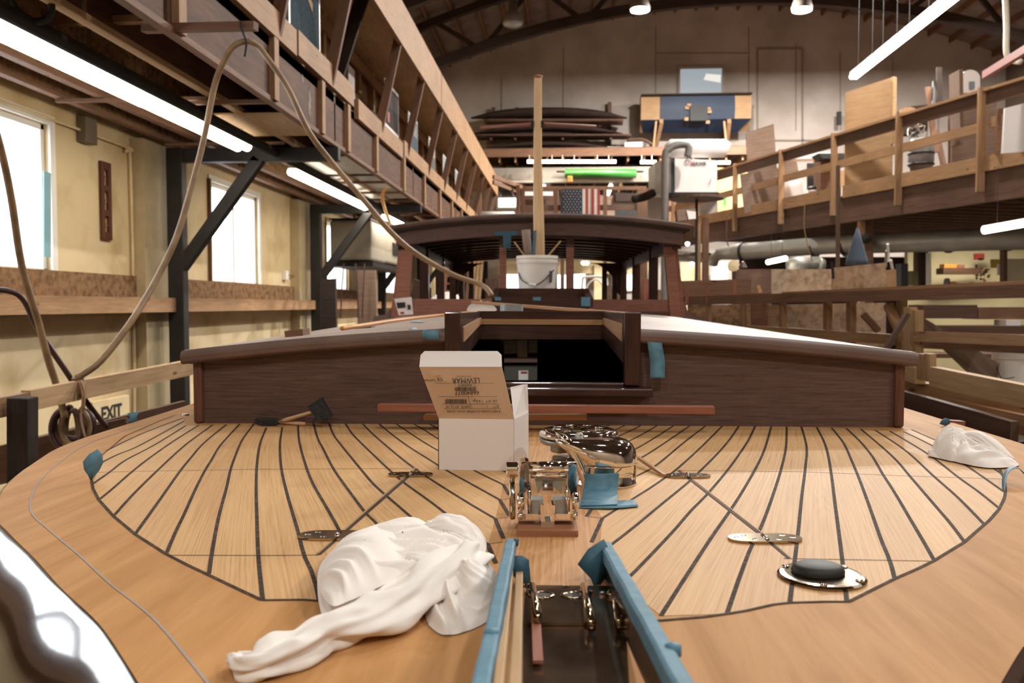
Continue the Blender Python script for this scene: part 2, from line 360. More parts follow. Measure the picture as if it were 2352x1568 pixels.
# ======================= LEFT SIDE =======================
ledge = MB().box(XL, XL + .05, YF, 27, CZ + .07, CZ + .28).build('wall_board', osd)
struct(tag(ledge)); ledge.name = 'trim_7'
ledge2 = struct(MB().box(XL, XL + .3, YF, 27, CZ - .07, CZ + .07).build('trim_8', pine))
mezz = thing('loft_gallery', 'long timber loft gallery along the left wall with slanted front struts', 'loft', (-3.2, 14, CZ + 1.6))
fx = -2.28
MB().box(XL, fx, 1, 24.8, CZ + 1.98, CZ + 2.06).build('floor_panel', plyd, mezz)
for i, (y0, y1) in enumerate(((1, 4.75), (4.8, 8.3), (8.35, 12.6), (12.65, 17.5), (17.55, 24.8))):
    MB().box(fx - .02, fx, y0, y1, CZ + 1.6, CZ + 2.07).build('fascia_panel', plyd, mezz)
ys_ = [1.5, 3.3, 4.9]
for px in (630, 738, 797, 862, 925, 972, 1008, 1036, 1058): ys_.append(fx / math.tan(math.atan((px - 1176) / F) - YAW))
for y in ys_: MB().box(fx, fx + .045, y - .05, y + .05, CZ + 1.58, CZ + 2.06).build('stud', pine, mezz)
for y0, y1, dz in ((1, 7.0, 0), (7.05, 8.9, .02), (9.1, 11.6, -.06), (11.7, 15.5, 0), (15.55, 24.7, 0)): MB().box(fx, fx + .05, y0, y1, CZ + 2.06 + dz, CZ + 2.27 + dz).build('rim_board', pine, mezz)
MB().box(fx - .04, fx + .02, 1, 24.7, CZ + 1.56, CZ + 1.6).build('bottom_flange', pined, mezz)
SY = [5.3, 6.6, 8.1, 10.3, 12.0, 13.8, 15.6, 17.3, 19.0, 20.8, 22.6, 24.4]
for y in SY: MB().beam((fx + 0, y, CZ + 2.1), (fx + .25, y, CZ + 3.22), .05, .1, (1, 0, 0)).build('strut', pined, mezz)
MB().beam((fx - .25, 9.15, CZ + 2.3), (fx + .12, 9.15, CZ + 3.4), .05, .14, (1, 0, 0)).build('strut', darkw, mezz)
for y0, y1 in ((1, 13.5), (13.55, 19.5), (19.55, 24.7)): MB().box(-2.03, -1.98, y0, y1, CZ + 3.14, CZ + 3.66).build('header_beam', pine, mezz)
MB().box(-3.3, -2.03, 1, 24.7, CZ + 3.28, CZ + 3.31).build('soffit_panel', pinel, mezz)
MB().box(-2.84, -2.80, 1, 24.7, CZ + 2.06, CZ + 3.3).build('back_panel', pine, mezz)
for k in range(24): MB().box(-2.8, -2.72, 4.6 + k * .82, 4.69 + k * .82, CZ + 2.06, CZ + 3.28).build('wall_stud', pine if k % 3 else pinel, mezz)
for z in (2.55, 3.05): MB().box(-2.72, -2.68, 4, 24.7, CZ + z, CZ + z + .14).build('rail', pined if z < 3 else pine, mezz)
for x, nm in ((-2.73, 'pine'), (-3.18, 'x'), (-3.6, 'x'), (-3.93, 'x')):
    j = MB().box(x - .012, x + .012, 1.5, 26, CZ + 1.64, CZ + 1.98).build('joist', osd if x < -3 else plyd, mezz)
    MB().box(x - .035, x + .035, 1.5, 26, CZ + 1.6, CZ + 1.64).build('flange', pinel if x > -3 else pined, j)
for px0, y0, px1, y1_, xx_ in ((130, 232, 335, 227, 0), (380, 327, 560, 322, 0)):
    a = PX(px0, y0, -3.95); MB().beam((-3.95, a.y, CZ + 1.58), (-2.75, a.y, CZ + 1.58), .04, .025).build('cross_strip', pined, mezz)
for y in (6.55, 8.9, 10.9, 11.9, 12.9, 14.9): MB().beam((-3.4, y, CZ + 1.58), (-2.3, y, CZ + 1.58), .04, .03).build('cross_strip', pined, mezz)
MB().box(-3.1, -2.32, 7.0, 7.9, CZ + 1.585, CZ + 1.6).build('plywood_patch', pinel, mezz)
for i, (y0, y1) in enumerate(((9.0, 10.4), (10.6, 12.8))): MB().box(-3.2, -2.34, y0, y1, CZ + 1.61, CZ + 1.625).build('plastic_sheet', plain('sheet_white', 'b8b2a8', .3) if i == 0 else MATS['sheet_white'], mezz)
rs_ = random.Random(5)
for yc, zc, ry, rz_ in ((4.62, 1.93, .17, .1), (4.95, 1.84, .05, .05), (7.5, 1.8, .045, .17), (7.3, 1.95, .03, .04)):
    pts = [V((fx + .0012, yc + ry * math.cos(a0) * rs_.uniform(.45, 1.1), CZ + zc + rz_ * math.sin(a0) * rs_.uniform(.45, 1.1))) for a0 in [6.283 * k / 22 for k in range(22)]]
    MB().ext(pts, (.0008, 0, 0)).build('paint_stain', MATS.get('old_paint') or plain('old_paint', '94897d', .8, scale=20, c2='6f5c4c'), mezz)
# steel brackets under the loft
for n, yc in enumerate((8.34, 13.1, 17.85, 22.6)):
    t = thing('steel_column', ('nearest', 'second nearest', 'third nearest', 'farthest')[n] + ' black steel column with arm and brace along the left wall', 'column', (-3.9, yc, 0), 'black steel columns carrying the loft')
    MB().box(-3.98, -3.82, yc - .06, yc + .06, 0, CZ + 1.56).build('post', steel, t, bevel=.008)
    MB().box(-3.98, -2.24, yc - .05, yc + .05, CZ + 1.42, CZ + 1.555).build('arm', steel, t, bevel=.006)
    MB().beam((-3.86, yc, CZ + .38), (-3.05, yc, CZ + 1.45), .1, .12).build('brace', steel, t, bevel=.006)
    struct(MB().box(XL, XL + .14, yc - .35, yc + .45, 0, CZ + 1.6).build('trim_%d' % (9 + n), plain('column_cladding', 'b7a583', .6) if n == 0 else MATS['column_cladding']))
# pipe and fluorescent fittings under the loft
tag(MB().tube([(-2.87, 2, CZ + 1.5), (-2.87, 26, CZ + 1.5)], .045, 14).build('pipe', steel, smooth=True), 'long black pipe hung under the loft beside the tube lights', 'pipe')
def fluor(label, p, q, r=.03, group=None, n=2, w=.14, shade=True, power=60, hang=0):
    p = V(p); q = V(q); d = (q - p).normalized(); sd = d.cross(V((0, 0, 1))).normalized(); mid = (p + q) / 2
    t = thing('fluorescent_light', label, 'light', mid, group)
    if shade: MB().beam(p + V((0, 0, .07)), q + V((0, 0, .07)), w, .06).build('housing', winw, t, bevel=.005)
    for k in range(n):
        o = sd * ((k - (n - 1) / 2) * w * .5)
        MB().tube([p + o, q + o], r, 10).build('tube', tubem, t, smooth=True)
    for f_ in ((.2, .8) if hang else ()):
        c_ = p.lerp(q, f_) + V((0, 0, .05)); MB().beam(c_, V((c_.x, c_.y, hang)), .005, .005).build('hanger', steel, t)
    a = area('tube_glow', mid - V((0, 0, .06)), (q - p).length, power * .62, (1, .93, .8), (0, 0, math.atan2(d.y, d.x)), .12)
    return t
G = 'fluorescent lights in a row under the loft'
fluor('nearest and longest lit fluorescent light under the left loft', (-3.07, 4.0, CZ + 1.5), (-3.07, 6.12, CZ + 1.5), .05, G, power=26, w=.19)
fluor('lit fluorescent light ending above the first black column', (-3.07, 6.16, CZ + 1.5), (-3.07, 7.95, CZ + 1.5), .048, G, power=26, w=.18)
fluor('lit fluorescent light beginning beside the second window', (-3.07, 9.5, CZ + 1.5), (-3.07, 11.3, CZ + 1.5), .044, G, power=30, w=.17)
fluor('lit fluorescent light above the second black column', (-3.07, 11.36, CZ + 1.5), (-3.07, 13.3, CZ + 1.5), .044, G, power=30, w=.17)
fluor('farthest lit fluorescent light under the left loft, above the wheelhouse corner', (-3.07, 14.4, CZ + 1.5), (-3.07, 16.7, CZ + 1.5), .044, G, power=30, w=.17)
# strip that carries the air hose
st = MB().beam(P(330, 66, 5.05), P(588, 60, 4.85), .05, .045).build('wooden_strip', pined)
tag(st, 'horizontal wooden strip sticking out from the loft that holds the hose', 'wood strip')
tag(MB().beam(P(130, 52, 5.3), P(392, 42, 5.1), .06, .04).build('wooden_strip', pine), 'shorter wooden strip across the loft joists at upper left', 'wood strip')
# conduit, junction box
c = thing('conduit', 'thin painted conduit running down the left wall beside the first column', 'conduit', (XL + .03, 8.0, 0))
MB().tube(smooth_path([(XL + .03, 1, CZ + 1.5), (XL + .03, 7.4, CZ + 1.5), (XL + .03, 7.85, CZ + 1.45), (XL + .03, 7.95, CZ + 1.3), (XL + .03, 7.95, CZ - .9), (XL + .03, 7.85, CZ - 1.05), (XL + .03, 7.5, CZ - 1.1)], 6), .014, 8).build('tube', wallcream, c, smooth=True)
MB().box(XL + .01, XL + .09, 7.1, 7.28, CZ + 1.4, CZ + 1.62).build('junction_box', plain('box_tan', '6f6250', .6), c, bevel=.006)
MB().tube([(XL + .02, 8.02, CZ + 1.5), (XL + .02, 8.02, 0)], .018, 6).build('cable', steel, c)
# long wooden tool with slots on the wall
a = PX(245, 373, XL + .02); b_ = PX(242, 550, XL + .02)
ym = 7.35 if False else (a.y + b_.y) / 2
t = thing('wooden_level', 'dark wooden level with three slots hanging on the cream wall', 'level', (XL + .02, ym, b_.z))
hgt = a.z - b_.z; m = MB(); wv = .085; sl = .03
m.box(XL + .005, XL + .03, ym - wv, ym - sl, b_.z, a.z); m.box(XL + .005, XL + .03, ym + sl, ym + wv, b_.z, a.z)
zz = b_.z
for s0, s1 in ((0, .1), (.3, .38), (.62, .7), (.9, 1)): m.box(XL + .005, XL + .03, ym - sl, ym + sl, b_.z + hgt * s0, b_.z + hgt * s1)
m.build('body', wood('level_wood', '6d402c', '4c2a1d', 1, 20), t, bevel=.004)
for s0 in (.2, .5, .8): MB().box(XL + .004, XL + .01, ym - sl, ym + sl, b_.z + hgt * s0 - .02, b_.z + hgt * s0 + .02).build('slot_insert', pine, t)
tag(MB().beam(PX(108, 395, XL + .05), PX(108, 590, XL + .05), .01, .09, (0, 1, 0)).build('tape_strip', tapel), 'pale blue tape strip down the side of the near left window', 'tape')
p = PX(480, 410, XL + .02); q = PX(480, 655, XL + .02)
tag(MB().beam((XL + .015, p.y, p.z), (XL + .015, p.y, q.z), .05, .03, (0, 1, 0)).build('wood_strip', pined), 'thin brown upright strip on the wall just left of the second window', 'wood strip')
p = PX(656, 632, XL + .03); t = thing('wall_outlet', 'small pale outlet box on the left wall right of the second window', 'outlet', p)
MB().box(XL, XL + .06, p.y - .06, p.y + .06, p.z - .07, p.z + .07).build('box', MATS['case_grey'] if 'case_grey' in MATS else winw, t, bevel=.006)
MB().tube(smooth_path([(XL + .04, p.y + .06, p.z), (XL + .06, p.y + .4, p.z - .02), (XL + .1, p.y + .8, p.z - .3)], 5), .012, 6).build('cable', hosem, t)
# exit board behind the rail
p = PX(256, 945, XL + .1)
t = thing('exit_sign', 'cream board with black lettering low on the left wall', 'sign', (p.x, p.y, p.z - .15))
MB().box(XL + .06, XL + .1, p.y - .3, p.y + .32, p.z - .1, p.z + .12).build('board', wallcream, t, bevel=.004)
def text_obj(s, size, M, mat, parent, name='lettering', ext=.0004, align='CENTER', cs=1.0, bold=0):
    cu = bpy.data.curves.new(name, 'FONT'); cu.body = s; cu.size = size; cu.extrude = ext; cu.align_x = align; cu.align_y = 'CENTER'; cu.space_character = cs; cu.offset = bold; cu.resolution_u = 3
    o = bpy.data.objects.new(name, cu); COL.objects.link(o); dg = bpy.context.evaluated_depsgraph_get(); me = bpy.data.meshes.new_from_object(o.evaluated_get(dg))
    bpy.data.objects.remove(o); me.transform(M); me.materials.clear(); me.materials.append(mat)
    if parent is not None:
        me.transform(Matrix.Translation(-parent_loc(parent)))
    r = bpy.data.objects.new(name, me); COL.objects.link(r); r.parent = parent; return r
def basis(o, x, y):
    x = V(x).normalized(); y = V(y).normalized(); z = x.cross(y)
    return Matrix(((x.x, y.x, z.x, o[0]), (x.y, y.y, z.y, o[1]), (x.z, y.z, z.z, o[2]), (0, 0, 0, 1)))
text_obj('EXIT', .17, basis((XL + .103, p.y, p.z - .01), (0, 1, 0), (0, 0, 1)), ink, t, bold=.006)
# hanging air handler
t = thing('air_handler', 'large pale boxy heater hung under the loft between black columns', 'heater', (-3.45, 15, CZ + .7))
x0, x1 = PY(757, 520, 14.2).x, PY(852, 520, 14.2).x; zt, zb = PY(800, 505, 14.2).z, PY(800, 598, 14.2).z
MB().box(x0, x1, 14.2, 15.4, zb, zt).build('front_case', plain('case_grey', 'a79e8e', .5), t, bevel=.04)
MB().box(x0 + .02, x1 - .01, 15.42, 17.0, zb + .02, zt - .02).build('rear_case', MATS['case_grey'], t, bevel=.04)
MB().box(x0 - .03, x1 + .04, 14.15, 17.1, zb - .1, zb - .02).build('tray', steel, t)
for yy in (14.5, 16.7): MB().beam(((x0 + x1) / 2, yy, zt), ((x0 + x1) / 2, yy, CZ + 1.62), .03, .03).build('hanger_rod', steel, t)
MB().box(x1 - .005, x1 + .01, 16.0, 16.8, zb + .2, zt - .25).build('grille', steel, t)
MB().box(x0, x1, 14.18, 17.0, zt, zt + .03).build('top_plate', steel, t)
# pictures on the gallery
Gp = 'framed pictures along the gallery'
def picture(label, y0, y1, z0, z1, cols, x=-2.36):
    t = thing('framed_picture', label, 'picture', (x, (y0 + y1) / 2, z0), Gp)
    MB().box(x - .01, x, y0, y1, z0, z1).build('frame', winw, t)
    b = .06 * (z1 - z0) + .01; zz = z0 + b; H = z1 - z0 - 2 * b
    for k, (f, c) in enumerate(cols):
        MB().box(x, x + .003, y0 + b * .6, y1 - b * .6, zz, zz + H * f).build('print_area', MATS.get('pic' + c) or plain('pic' + c, c, .9, var=.35, scale=30, spec=.05), t); zz += H * f
    return t
bp = picture('large white-framed photograph of a boat on dark water', 7.2, 8.13, CZ + 2.33, CZ + 3.3, ((.62, '47545c'), (.38, 'a9bdbf')))
m = MB(); m.ext([V((-2.355, 7.35, CZ + 2.98)), V((-2.355, 7.85, CZ + 2.70)), V((-2.355, 7.87, CZ + 2.79)), V((-2.355, 7.5, CZ + 3.02))], (.005, 0, 0)); m.build('pictured_boat', plyl, bp)
m = MB(); m.ext([V((-2.349, 7.4, CZ + 3.0)), V((-2.349, 7.86, CZ + 2.79)), V((-2.349, 7.8, CZ + 2.86)), V((-2.349, 7.5, CZ + 3.06))], (.004, 0, 0)); m.build('pictured_cabin', darkw, bp)
p5 = picture('dark poster with a small red mark in a white frame', 11.05, 11.95, CZ + 2.33, CZ + 2.95, ((.5, '4d4746'), (.5, '5a5452')))
MB().box(-2.357, -2.353, 11.2, 11.3, CZ + 2.42, CZ + 2.55).build('red_mark', plain('redmark', 'b0452f', .5), p5)
picture('grey print in a white frame, next beyond the dark poster', 12.7, 13.5, CZ + 2.33, CZ + 2.9, ((.5, '59646c'), (.5, '8e9496')))
picture('pale print in a white frame beyond the grey print', 14.6, 15.3, CZ + 2.33, CZ + 2.9, ((.5, '6d6a66'), (.5, 'a8a49c')))
picture('small framed print two struts before the end of the gallery', 16.3, 17.0, CZ + 2.33, CZ + 2.9, ((.5, '5b6268'), (.5, '9aa0a2')))
picture('farthest framed print at the end of the gallery', 18.1, 18.8, CZ + 2.33, CZ + 2.9, ((.5, '4f565c'), (.5, '8a9092')))
for y, lab in ((10.15, 'narrow pale card pinned beside the fourth strut of the gallery'), (12.3, 'narrow pale card pinned between the dark poster and the grey print')):
    tag(MB().box(-2.68, -2.67, y + .25, y + .55, CZ + 2.55, CZ + 2.95).build('pinned_card', white), lab, 'card')
tag(MB().box(-2.66, -2.65, 9.2, 9.75, CZ + 2.35, CZ + 2.6).build('pinned_card', plyp), 'greyish sheet pinned on the gallery back wall, nearest one', 'card')
tag(MB().box(-2.66, -2.65, 10.6, 11.4, CZ + 2.2, CZ + 2.5).build('pinned_card', plyp), 'greyish sheet pinned low behind the third gallery strut', 'card')
# ======================= FAR END =======================
def PFl(px, d): q = P(px, 700, d); return V((q.x, q.y, 0))
def pb(x0, y0, x1, y1, Y, th=.1, m=None):          # an upright board seen square-on at distance Y, th deep
    a = PY(x0, y0, Y); b = PY(x1, y1, Y); return (m or MB()).box(min(a.x, b.x), max(a.x, b.x), Y, Y + th, min(a.z, b.z), max(a.z, b.z))
lof = thing('end_loft', 'timber storage loft with joists at the far end of the hall', 'loft', PY(1300, 352, 25))
a = PY(1100, 345, 25); b = PY(1760, 352, 25)
MB().box(a.x, b.x, 25, 25.08, b.z - .02, a.z + .02).build('front_board', pined, lof)
MB().box(a.x, b.x, 25, 27.95, a.z + .02, a.z + .05).build('floor_panel', plyb, lof)
x = a.x + .1
while x < b.x: MB().box(x, x + .05, 25.1, 27.9, b.z - .16, b.z + .06).build('joist', pine, lof); x += .47
pb(1118, 386, 1560, 411, 25.2, .15).build('face_beam', plain('grey_beam', '8b8278', .6), lof)
pb(1118, 411, 1530, 416, 25.1, .25).build('ledge_strip', plain('pale_strip', 'b5aca0', .6), lof)
a = PY(1120, 414, 25.4)
MB().box(a.x, a.x + 6.4, 25.4, 27.95, a.z + .02, a.z + .06).build('lower_floor', darkw, lof)
for k in range(15): MB().box(a.x + .2 + k * .42, a.x + .25 + k * .42, 25.45, 27.9, a.z - .18, a.z + .02).build('lower_joist', pine if k % 2 else pined, lof)
for px in (1100, 1540): 
    q = PY(px, 700, 25.3); MB().box(q.x - .07, q.x + .07, 25.3, 25.45, 0, CZ + 3.9).build('post', pined, lof)
GE = 'strip lights on the end loft'
fluor('lit strip light behind the mast on the end loft, left one of the long row', PY(1211, 371, 24.7), PY(1311, 371, 24.7), .05, GE, 1, .05, False, 25)
fluor('lit strip light right of the mast on the end loft, above the green roll', PY(1314, 371, 24.7), PY(1415, 371, 24.7), .05, GE, 1, .05, False, 25)
fluor('short lit strip light left of the white furnace', PY(1471, 372, 24.7), PY(1507, 372, 24.7), .05, GE, 1, .05, False, 10)
fluor('short lit strip light right of the white furnace', PY(1649, 373, 24.7), PY(1677, 373, 24.7), .05, GE, 1, .05, False, 10)
GL = 'lights under the lower floor of the end loft'
for lab, x0, x1 in (('lit light under the end loft beside the mast, pointing at the viewer', 1249, 1252), ('lit light under the end loft above the flag, right of the mast', 1402, 1400)):
    z = PY(1250, 414, 25.6).z - .2; p = PY(x0, 414, 25.6); q = PY(x1, 431, 27.2)
    fluor(lab, (p.x, 25.5, z), (p.x, 27.3, z), .07, GL, 1, .1, False, 30)
m = MB()
for px in (1216, 1229, 1268, 1292, 1319, 1372, 1398, 1474, 1497):
    q = PY(px, 366, 24.7); m.beam(q, q + V((0, 0, .12)), .04, .02, (1, 0, 0))
m.build('light_hanger', winw, lof)['kind'] = 'stuff'
# green roll, duct tubes
t = thing('green_roll', 'long shiny green roll lying on the end loft beam', 'roll', PY(1379, 400, 25))
p = PY(1297, 398, 24.95); q = PY(1461, 398, 24.95)
MB().tube([p, q], .125, 20).build('wrap', plain('green_wrap', '3a7f35', .35, var=.1), t, smooth=True)
MB().tube([PY(1278, 394, 25), PY(1300, 394, 25)], .03, 8).build('core_end', blackr, t); MB().tube([PY(1458, 394, 25), PY(1478, 394, 25)], .03, 8).build('core_end', blackr, t)
# stored boats / lumber on brackets against the end wall
Gd = 'dark hulls and boards stacked on wall brackets'
for lab, x0, x1, y, hh, zz_ in (('topmost long dark hull on the end wall rack, arched upward', 1082, 1440, 271, .33, 1), ('long brown planks just above the spreader of the mast', 1115, 1430, 280, .16, 0), ('second long dark hull below the spreader', 1088, 1430, 307, .22, 1), ('pale brown plank bundle sticking out to the right of the rack', 1094, 1448, 314, .12, 0), ('third dark hull, thin, below the plank bundle', 1090, 1400, 322, .16, 1), ('lowest dark hull resting at the loft floor', 1096, 1420, 345, .2, 1)):
    m = MB(); A = PY(x0, y, 27.3); B_ = PY(x1, y, 27.3); R = []
    for i in range(21):
        s_ = i / 20; q = A.lerp(B_, s_); taper = (1 - (2 * s_ - 1) ** 4) if zz_ else 1; up = .16 * (1 - (2 * s_ - 1) ** 2) if zz_ else 0
        h_ = hh * max(.15, taper); wy = .35 * max(.15, taper)
        R.append([q + V((0, wy * math.cos(6.283 * k / 10), up + h_ * .5 * math.sin(6.283 * k / 10))) for k in range(10)])
    m.rings(R); tag(m.build('stored_hull' if zz_ else 'plank_bundle', darkw if zz_ else plyb, smooth=True), lab, 'boat hull' if zz_ else 'lumber', Gd)
rk = thing('hull_rack', 'upright rack posts on the end wall holding the dark hulls', 'rack', PY(1300, 345, 27.8))
for px, y0 in ((1133, 247), (1187, 247), (1293, 250), (1400, 235)):
    p = PY(px, y0, 27.85); q = PY(px, 345, 27.85); MB().beam(p, q, .12, .1, (0, 1, 0)).build('post', plyb, rk)
    for y in (289, 331): p = PY(px, y, 27.85); MB().beam(p, p - V((0, .9, 0)), .06, .06).build('arm', plyb, rk)
tag(pb(1118, 323, 1290, 341, 27.7, .05).build('stored_board', plyp), 'dull grey board standing behind the lowest hull, left part', 'board')
tag(pb(1298, 325, 1395, 340, 27.7, .05).build('stored_board', plyp), 'dull grey board standing behind the lowest hull, right part', 'board')
tag(MB().tube([PY(1395, 338, 26), PY(1520, 341, 26)], .03, 8).build('metal_pipe', galv), 'thin metal pipe lying between the hull rack and the furnace', 'pipe')
tag(MB().tube(smooth_path([PY(1440, 322, 27), PY(1475, 320, 27), PY(1500, 333, 27)], 6), .05, 8).build('bent_plank', plyb, smooth=True), 'curved brown plank end right of the hull rack', 'plank')
tag(pb(1435, 327, 1475, 357, 26.5, .3).build('white_carton', white), 'white carton on the end loft left of the furnace', 'box')
# blue transom on brackets
p = PY(1472, 222, 27.1); q = PY(1725, 292, 27.1)
t = thing('blue_hull_section', 'dark blue boat hull section with bare wood ends high on the end wall', 'boat hull', (p.x, 27.3, q.z))
xs_ = [PY(v, 250, 27.1).x for v in (1472, 1516, 1687, 1725)]; zt = p.z; zb = PY(1472, 277, 27.1).z
def hullsec(xa, xb, mat, nm, inset=0):
    m = MB(); R = []
    for x in (xa, xb): R.append([V((x, y, z)) for y, z in ((27.5, zt), (27.05 + inset, zt), (26.98 + inset, (zt + zb) / 2), (27.05 + inset, zb), (27.5, zb - .3))])
    m.rings(R); return m.build(nm, mat, t)
bluem = plain('hull_blue', '27354a', .4, scale=3)
hullsec(xs_[0], xs_[1], plyl, 'end_panel', .03); hullsec(xs_[2], xs_[3], plyl, 'end_panel', .03); hullsec(xs_[1], xs_[2], bluem, 'blue_panel')
MB().box(xs_[0], xs_[3], 26.95, 27.5, zt, zt + .05).build('top_edge', darkw, t)
MB().ext([V((xs_[0], 27.02, zb)), V((xs_[3], 27.02, zb)), V((xs_[3] - .35, 27.5, zb - .34)), V((xs_[0] + .1, 27.5, zb - .3))], (0, .02, .01)).build('bottom_panel', bluem, t)
c = PY(1605, 258, 26.95); MB().box(c.x - .27, c.x + .27, 26.9, 27.0, c.z - .26, c.z + .2).build('square_opening', blackr, t)
for dx, dz in ((-.36, .15), (-.3, .22), (.3, .1), (.33, .02), (-.38, -.2), (.28, -.3)): MB().box(c.x + dx - .06, c.x + dx + .06, 26.93, 26.99, c.z + dz - .05, c.z + dz + .05).build('worn_patch', plyl, t)
for n, px in enumerate((1519, 1675)):
    p = PY(px, 277, 27.0); q = PY(px - 12 + 14 * n, 350, 27.0); t = thing('timber_bracket', ('left', 'right')[n] + ' triangular wooden bracket under the blue hull section', 'bracket', q, 'wooden brackets under the blue hull')
    MB().beam(p, p + V((0, .95, 0)), .12, .1).build('top_arm', pine, t)
    MB().beam(p - V((0, 0, .05)), q + V((0, .8, 0)), .12, .1).build('diagonal', pine, t)
    MB().beam((p.x, 27.9, p.z), (q.x, 27.9, q.z), .12, .1, (0, 1, 0)).build('wall_post', pined, t)
    MB().beam(p + V((-.16, 0, -.02)), q + V((-.1, 0, 0)), .06, .08, (0, 1, 0)).build('side_strut', pinel, t)
# white furnace with grey duct
fu = thing('furnace', 'white box furnace with a small dark and red emblem behind the right walkway', 'furnace', P(1590, 450, 17.8))
pa, pb_, pc, pd = P(1550, 363, 17.6), P(1647, 368, 17.6), P(1647, 441, 17.6), P(1550, 441, 17.6)
bk = FH * 1.0
MB().ext([pa, pb_, pc, pd], bk).build('front_case', white, fu, bevel=.02)
qa, qb, qc, qd = P(1505, 372, 17.9), P(1541, 362, 17.5), P(1541, 441, 17.5), P(1505, 441, 17.9)
MB().ext([qa, qb, qc, qd], FH * .9).build('side_case', plain('furnace_grey', 'b5b2b4', .5), fu, bevel=.02)
MB().ext([P(1541, 362, 17.55), P(1550, 362, 17.55), P(1550, 443, 17.55), P(1541, 443, 17.55)], FH * .8).build('dark_gap', blackr, fu)
MB().ext([P(1546, 441, 17.6), P(1652, 441, 17.6), P(1652, 447, 17.6), P(1546, 447, 17.6)], FH * 1.0).build('base_rail', steel, fu)
text_obj('HAWK', .1, basis(P(1606, 376, 17.57), RH, (0, 0, 1)), ink, fu, bold=.003)
text_obj('FIRE', .09, basis(P(1588, 375, 17.565), RH, (0, 0, 1)), plain('emblem_red', 'a33328', .5), fu)
m = MB(); R = []
for i in range(14):
    a0 = .6 + i * .28; r0 = .07; R.append(P(1582, 371, 17.57) + RH * r0 * math.cos(a0) + V((0, 0, r0 * .8 * math.sin(a0))))
m.tube(R, .008, 5).build('emblem_ring', ink, fu)
MB().tube([P(1633, 411, 17.56), P(1629, 424, 17.56)], .008, 5).build('small_mark', MATS['emblem_red'], fu)
tag(MB().tube([P(1535, 345, 18.2), P(1540, 341, 18.2), P(1664, 341, 18.2), P(1671, 344, 18.2)], [.13, .19, .19, .15], 18).build('insulation_roll', white, smooth=True), 'white wrapped roll lying on top of the white furnace', 'roll')
dm = plain('duct_grey', '6f6a66', .5, scale=8)
tag(MB().tube(smooth_path([PFl(1527, 17.2), P(1527, 560, 17.2), P(1527, 450, 17.2), P(1528, 360, 17.2), P(1536, 343, 17.2), P(1552, 334, 17.2), P(1575, 332, 17.2), P(1582, 340, 17.2), P(1579, 360, 17.2)], 6), .075, 14).build('stove_pipe', dm, smooth=True), 'grey elbowed duct pipe rising in front of the white furnace', 'duct')
t = thing('work_table', 'dark round-edged table below the white furnace', 'table', P(1600, 470, 17))
MB().lathe([(0, -.02), (.55, -.02), (.55, .03), (0, .03)], P(1600, 456, 17.4), n=24).build('top', plyb, t); MB().tube([P(1600, 458, 17.4), PFl(1600, 17.4)], .03, 12).build('pedestal', blackr, t)
tag(MB().ext([P(1555, 482, 16.9), P(1597, 478, 16.9), P(1599, 503, 16.9), P(1557, 508, 16.9)], FH * .25).build('cardboard_box', plyp), 'brown box with a white side behind the walkway rail', 'box')
tag(MB().ext([P(1577, 483, 16.88), P(1598, 486, 16.88), P(1598, 502, 16.88), P(1582, 504, 16.88)], FH * .02).build('paper_sheet', white), 'white sheet of paper leaning behind the walkway rail', 'paper')
tag(MB().tube(smooth_path([P(1450, 458, 18), P(1480, 452, 18), P(1505, 440, 18)], 5), [.03] + [.09] * 9 + [.05], 10).build('canoe_bow', darkw, smooth=True), 'dark curved hull end left of the grey duct pipe', 'boat hull')
cw = MB().ext([P(1648, 385, 22), P(1740, 385, 22), P(1740, 500, 22), P(1648, 500, 22)], FH * .1).build('yellow_partition', plain('yellow_wall', 'cdb884', .7))
tag(cw, 'pale yellow wall panel right of the white furnace', 'partition')
tag(MB().ext([P(1661, 450, 21.9), P(1670, 450, 21.9), P(1668, 473, 21.9), P(1662, 473, 21.9)], FH * .03).build('green_ring', plain('green_paint', '5fa65a', .5)), 'small green frame on the pale yellow wall panel', 'frame')
# ============ cross walkway with the flag ============
cwk = thing('cross_walkway', 'timber walkway with railing crossing the hall behind the wheelhouse', 'walkway', (0, 21.5, CZ + 1.9))
def cp(px, py, d=21.8): return P(px, py, d)
MB().beam(cp(1200, 432), cp(1484, 432), .09, .09).build('top_rail', pined, cwk)
MB().beam(cp(1195, 478), cp(1484, 476), .05, .14).build('mid_rail', plyb, cwk)
MB().beam(cp(1190, 512), cp(1484, 512), .08, .35).build('rim_beam', plyb, cwk)
for px in (1201, 1276, 1292, 1390, 1470, 1480): MB().beam(cp(px, 432), PFl(px, 21.8), .1 if px < 1460 else .16, .09, (0, 1, 0)).build('post', pined, cwk)
MB().ext([P(1150, 520, 21.8), P(1484, 520, 21.8), P(1484, 520, 24), P(1150, 520, 24)], (0, 0, .06)).build('deck', plyb, cwk)
MB().beam(P(1133, 406, 20.8), P(1199, 430, 21.8), .06, .09).build('slanted_rail', pined, cwk)
MB().beam(P(1133, 418, 20.8), P(1190, 440, 21.8), .05, .1).build('slanted_rail', pined, cwk)
MB().beam(P(1190, 425, 21.5), P(1189, 500, 21.5), .09, .09, (0, 1, 0)).build('post', pined, cwk)
tag(MB().ext([P(1199, 436, 23.5), P(1284, 436, 23.5), P(1284, 512, 23.5), P(1199, 512, 23.5)], FH * .1).build('stacked_lumber', plyb), 'stacked brown lumber behind the cross walkway, left of the flag', 'lumber')
tag(MB().ext([P(1205, 440, 23.3), P(1270, 440, 23.3), P(1270, 449, 23.3), P(1205, 449, 23.3)], FH * .1).build('white_roll', white), 'white roll on the lumber left of the flag', 'roll')
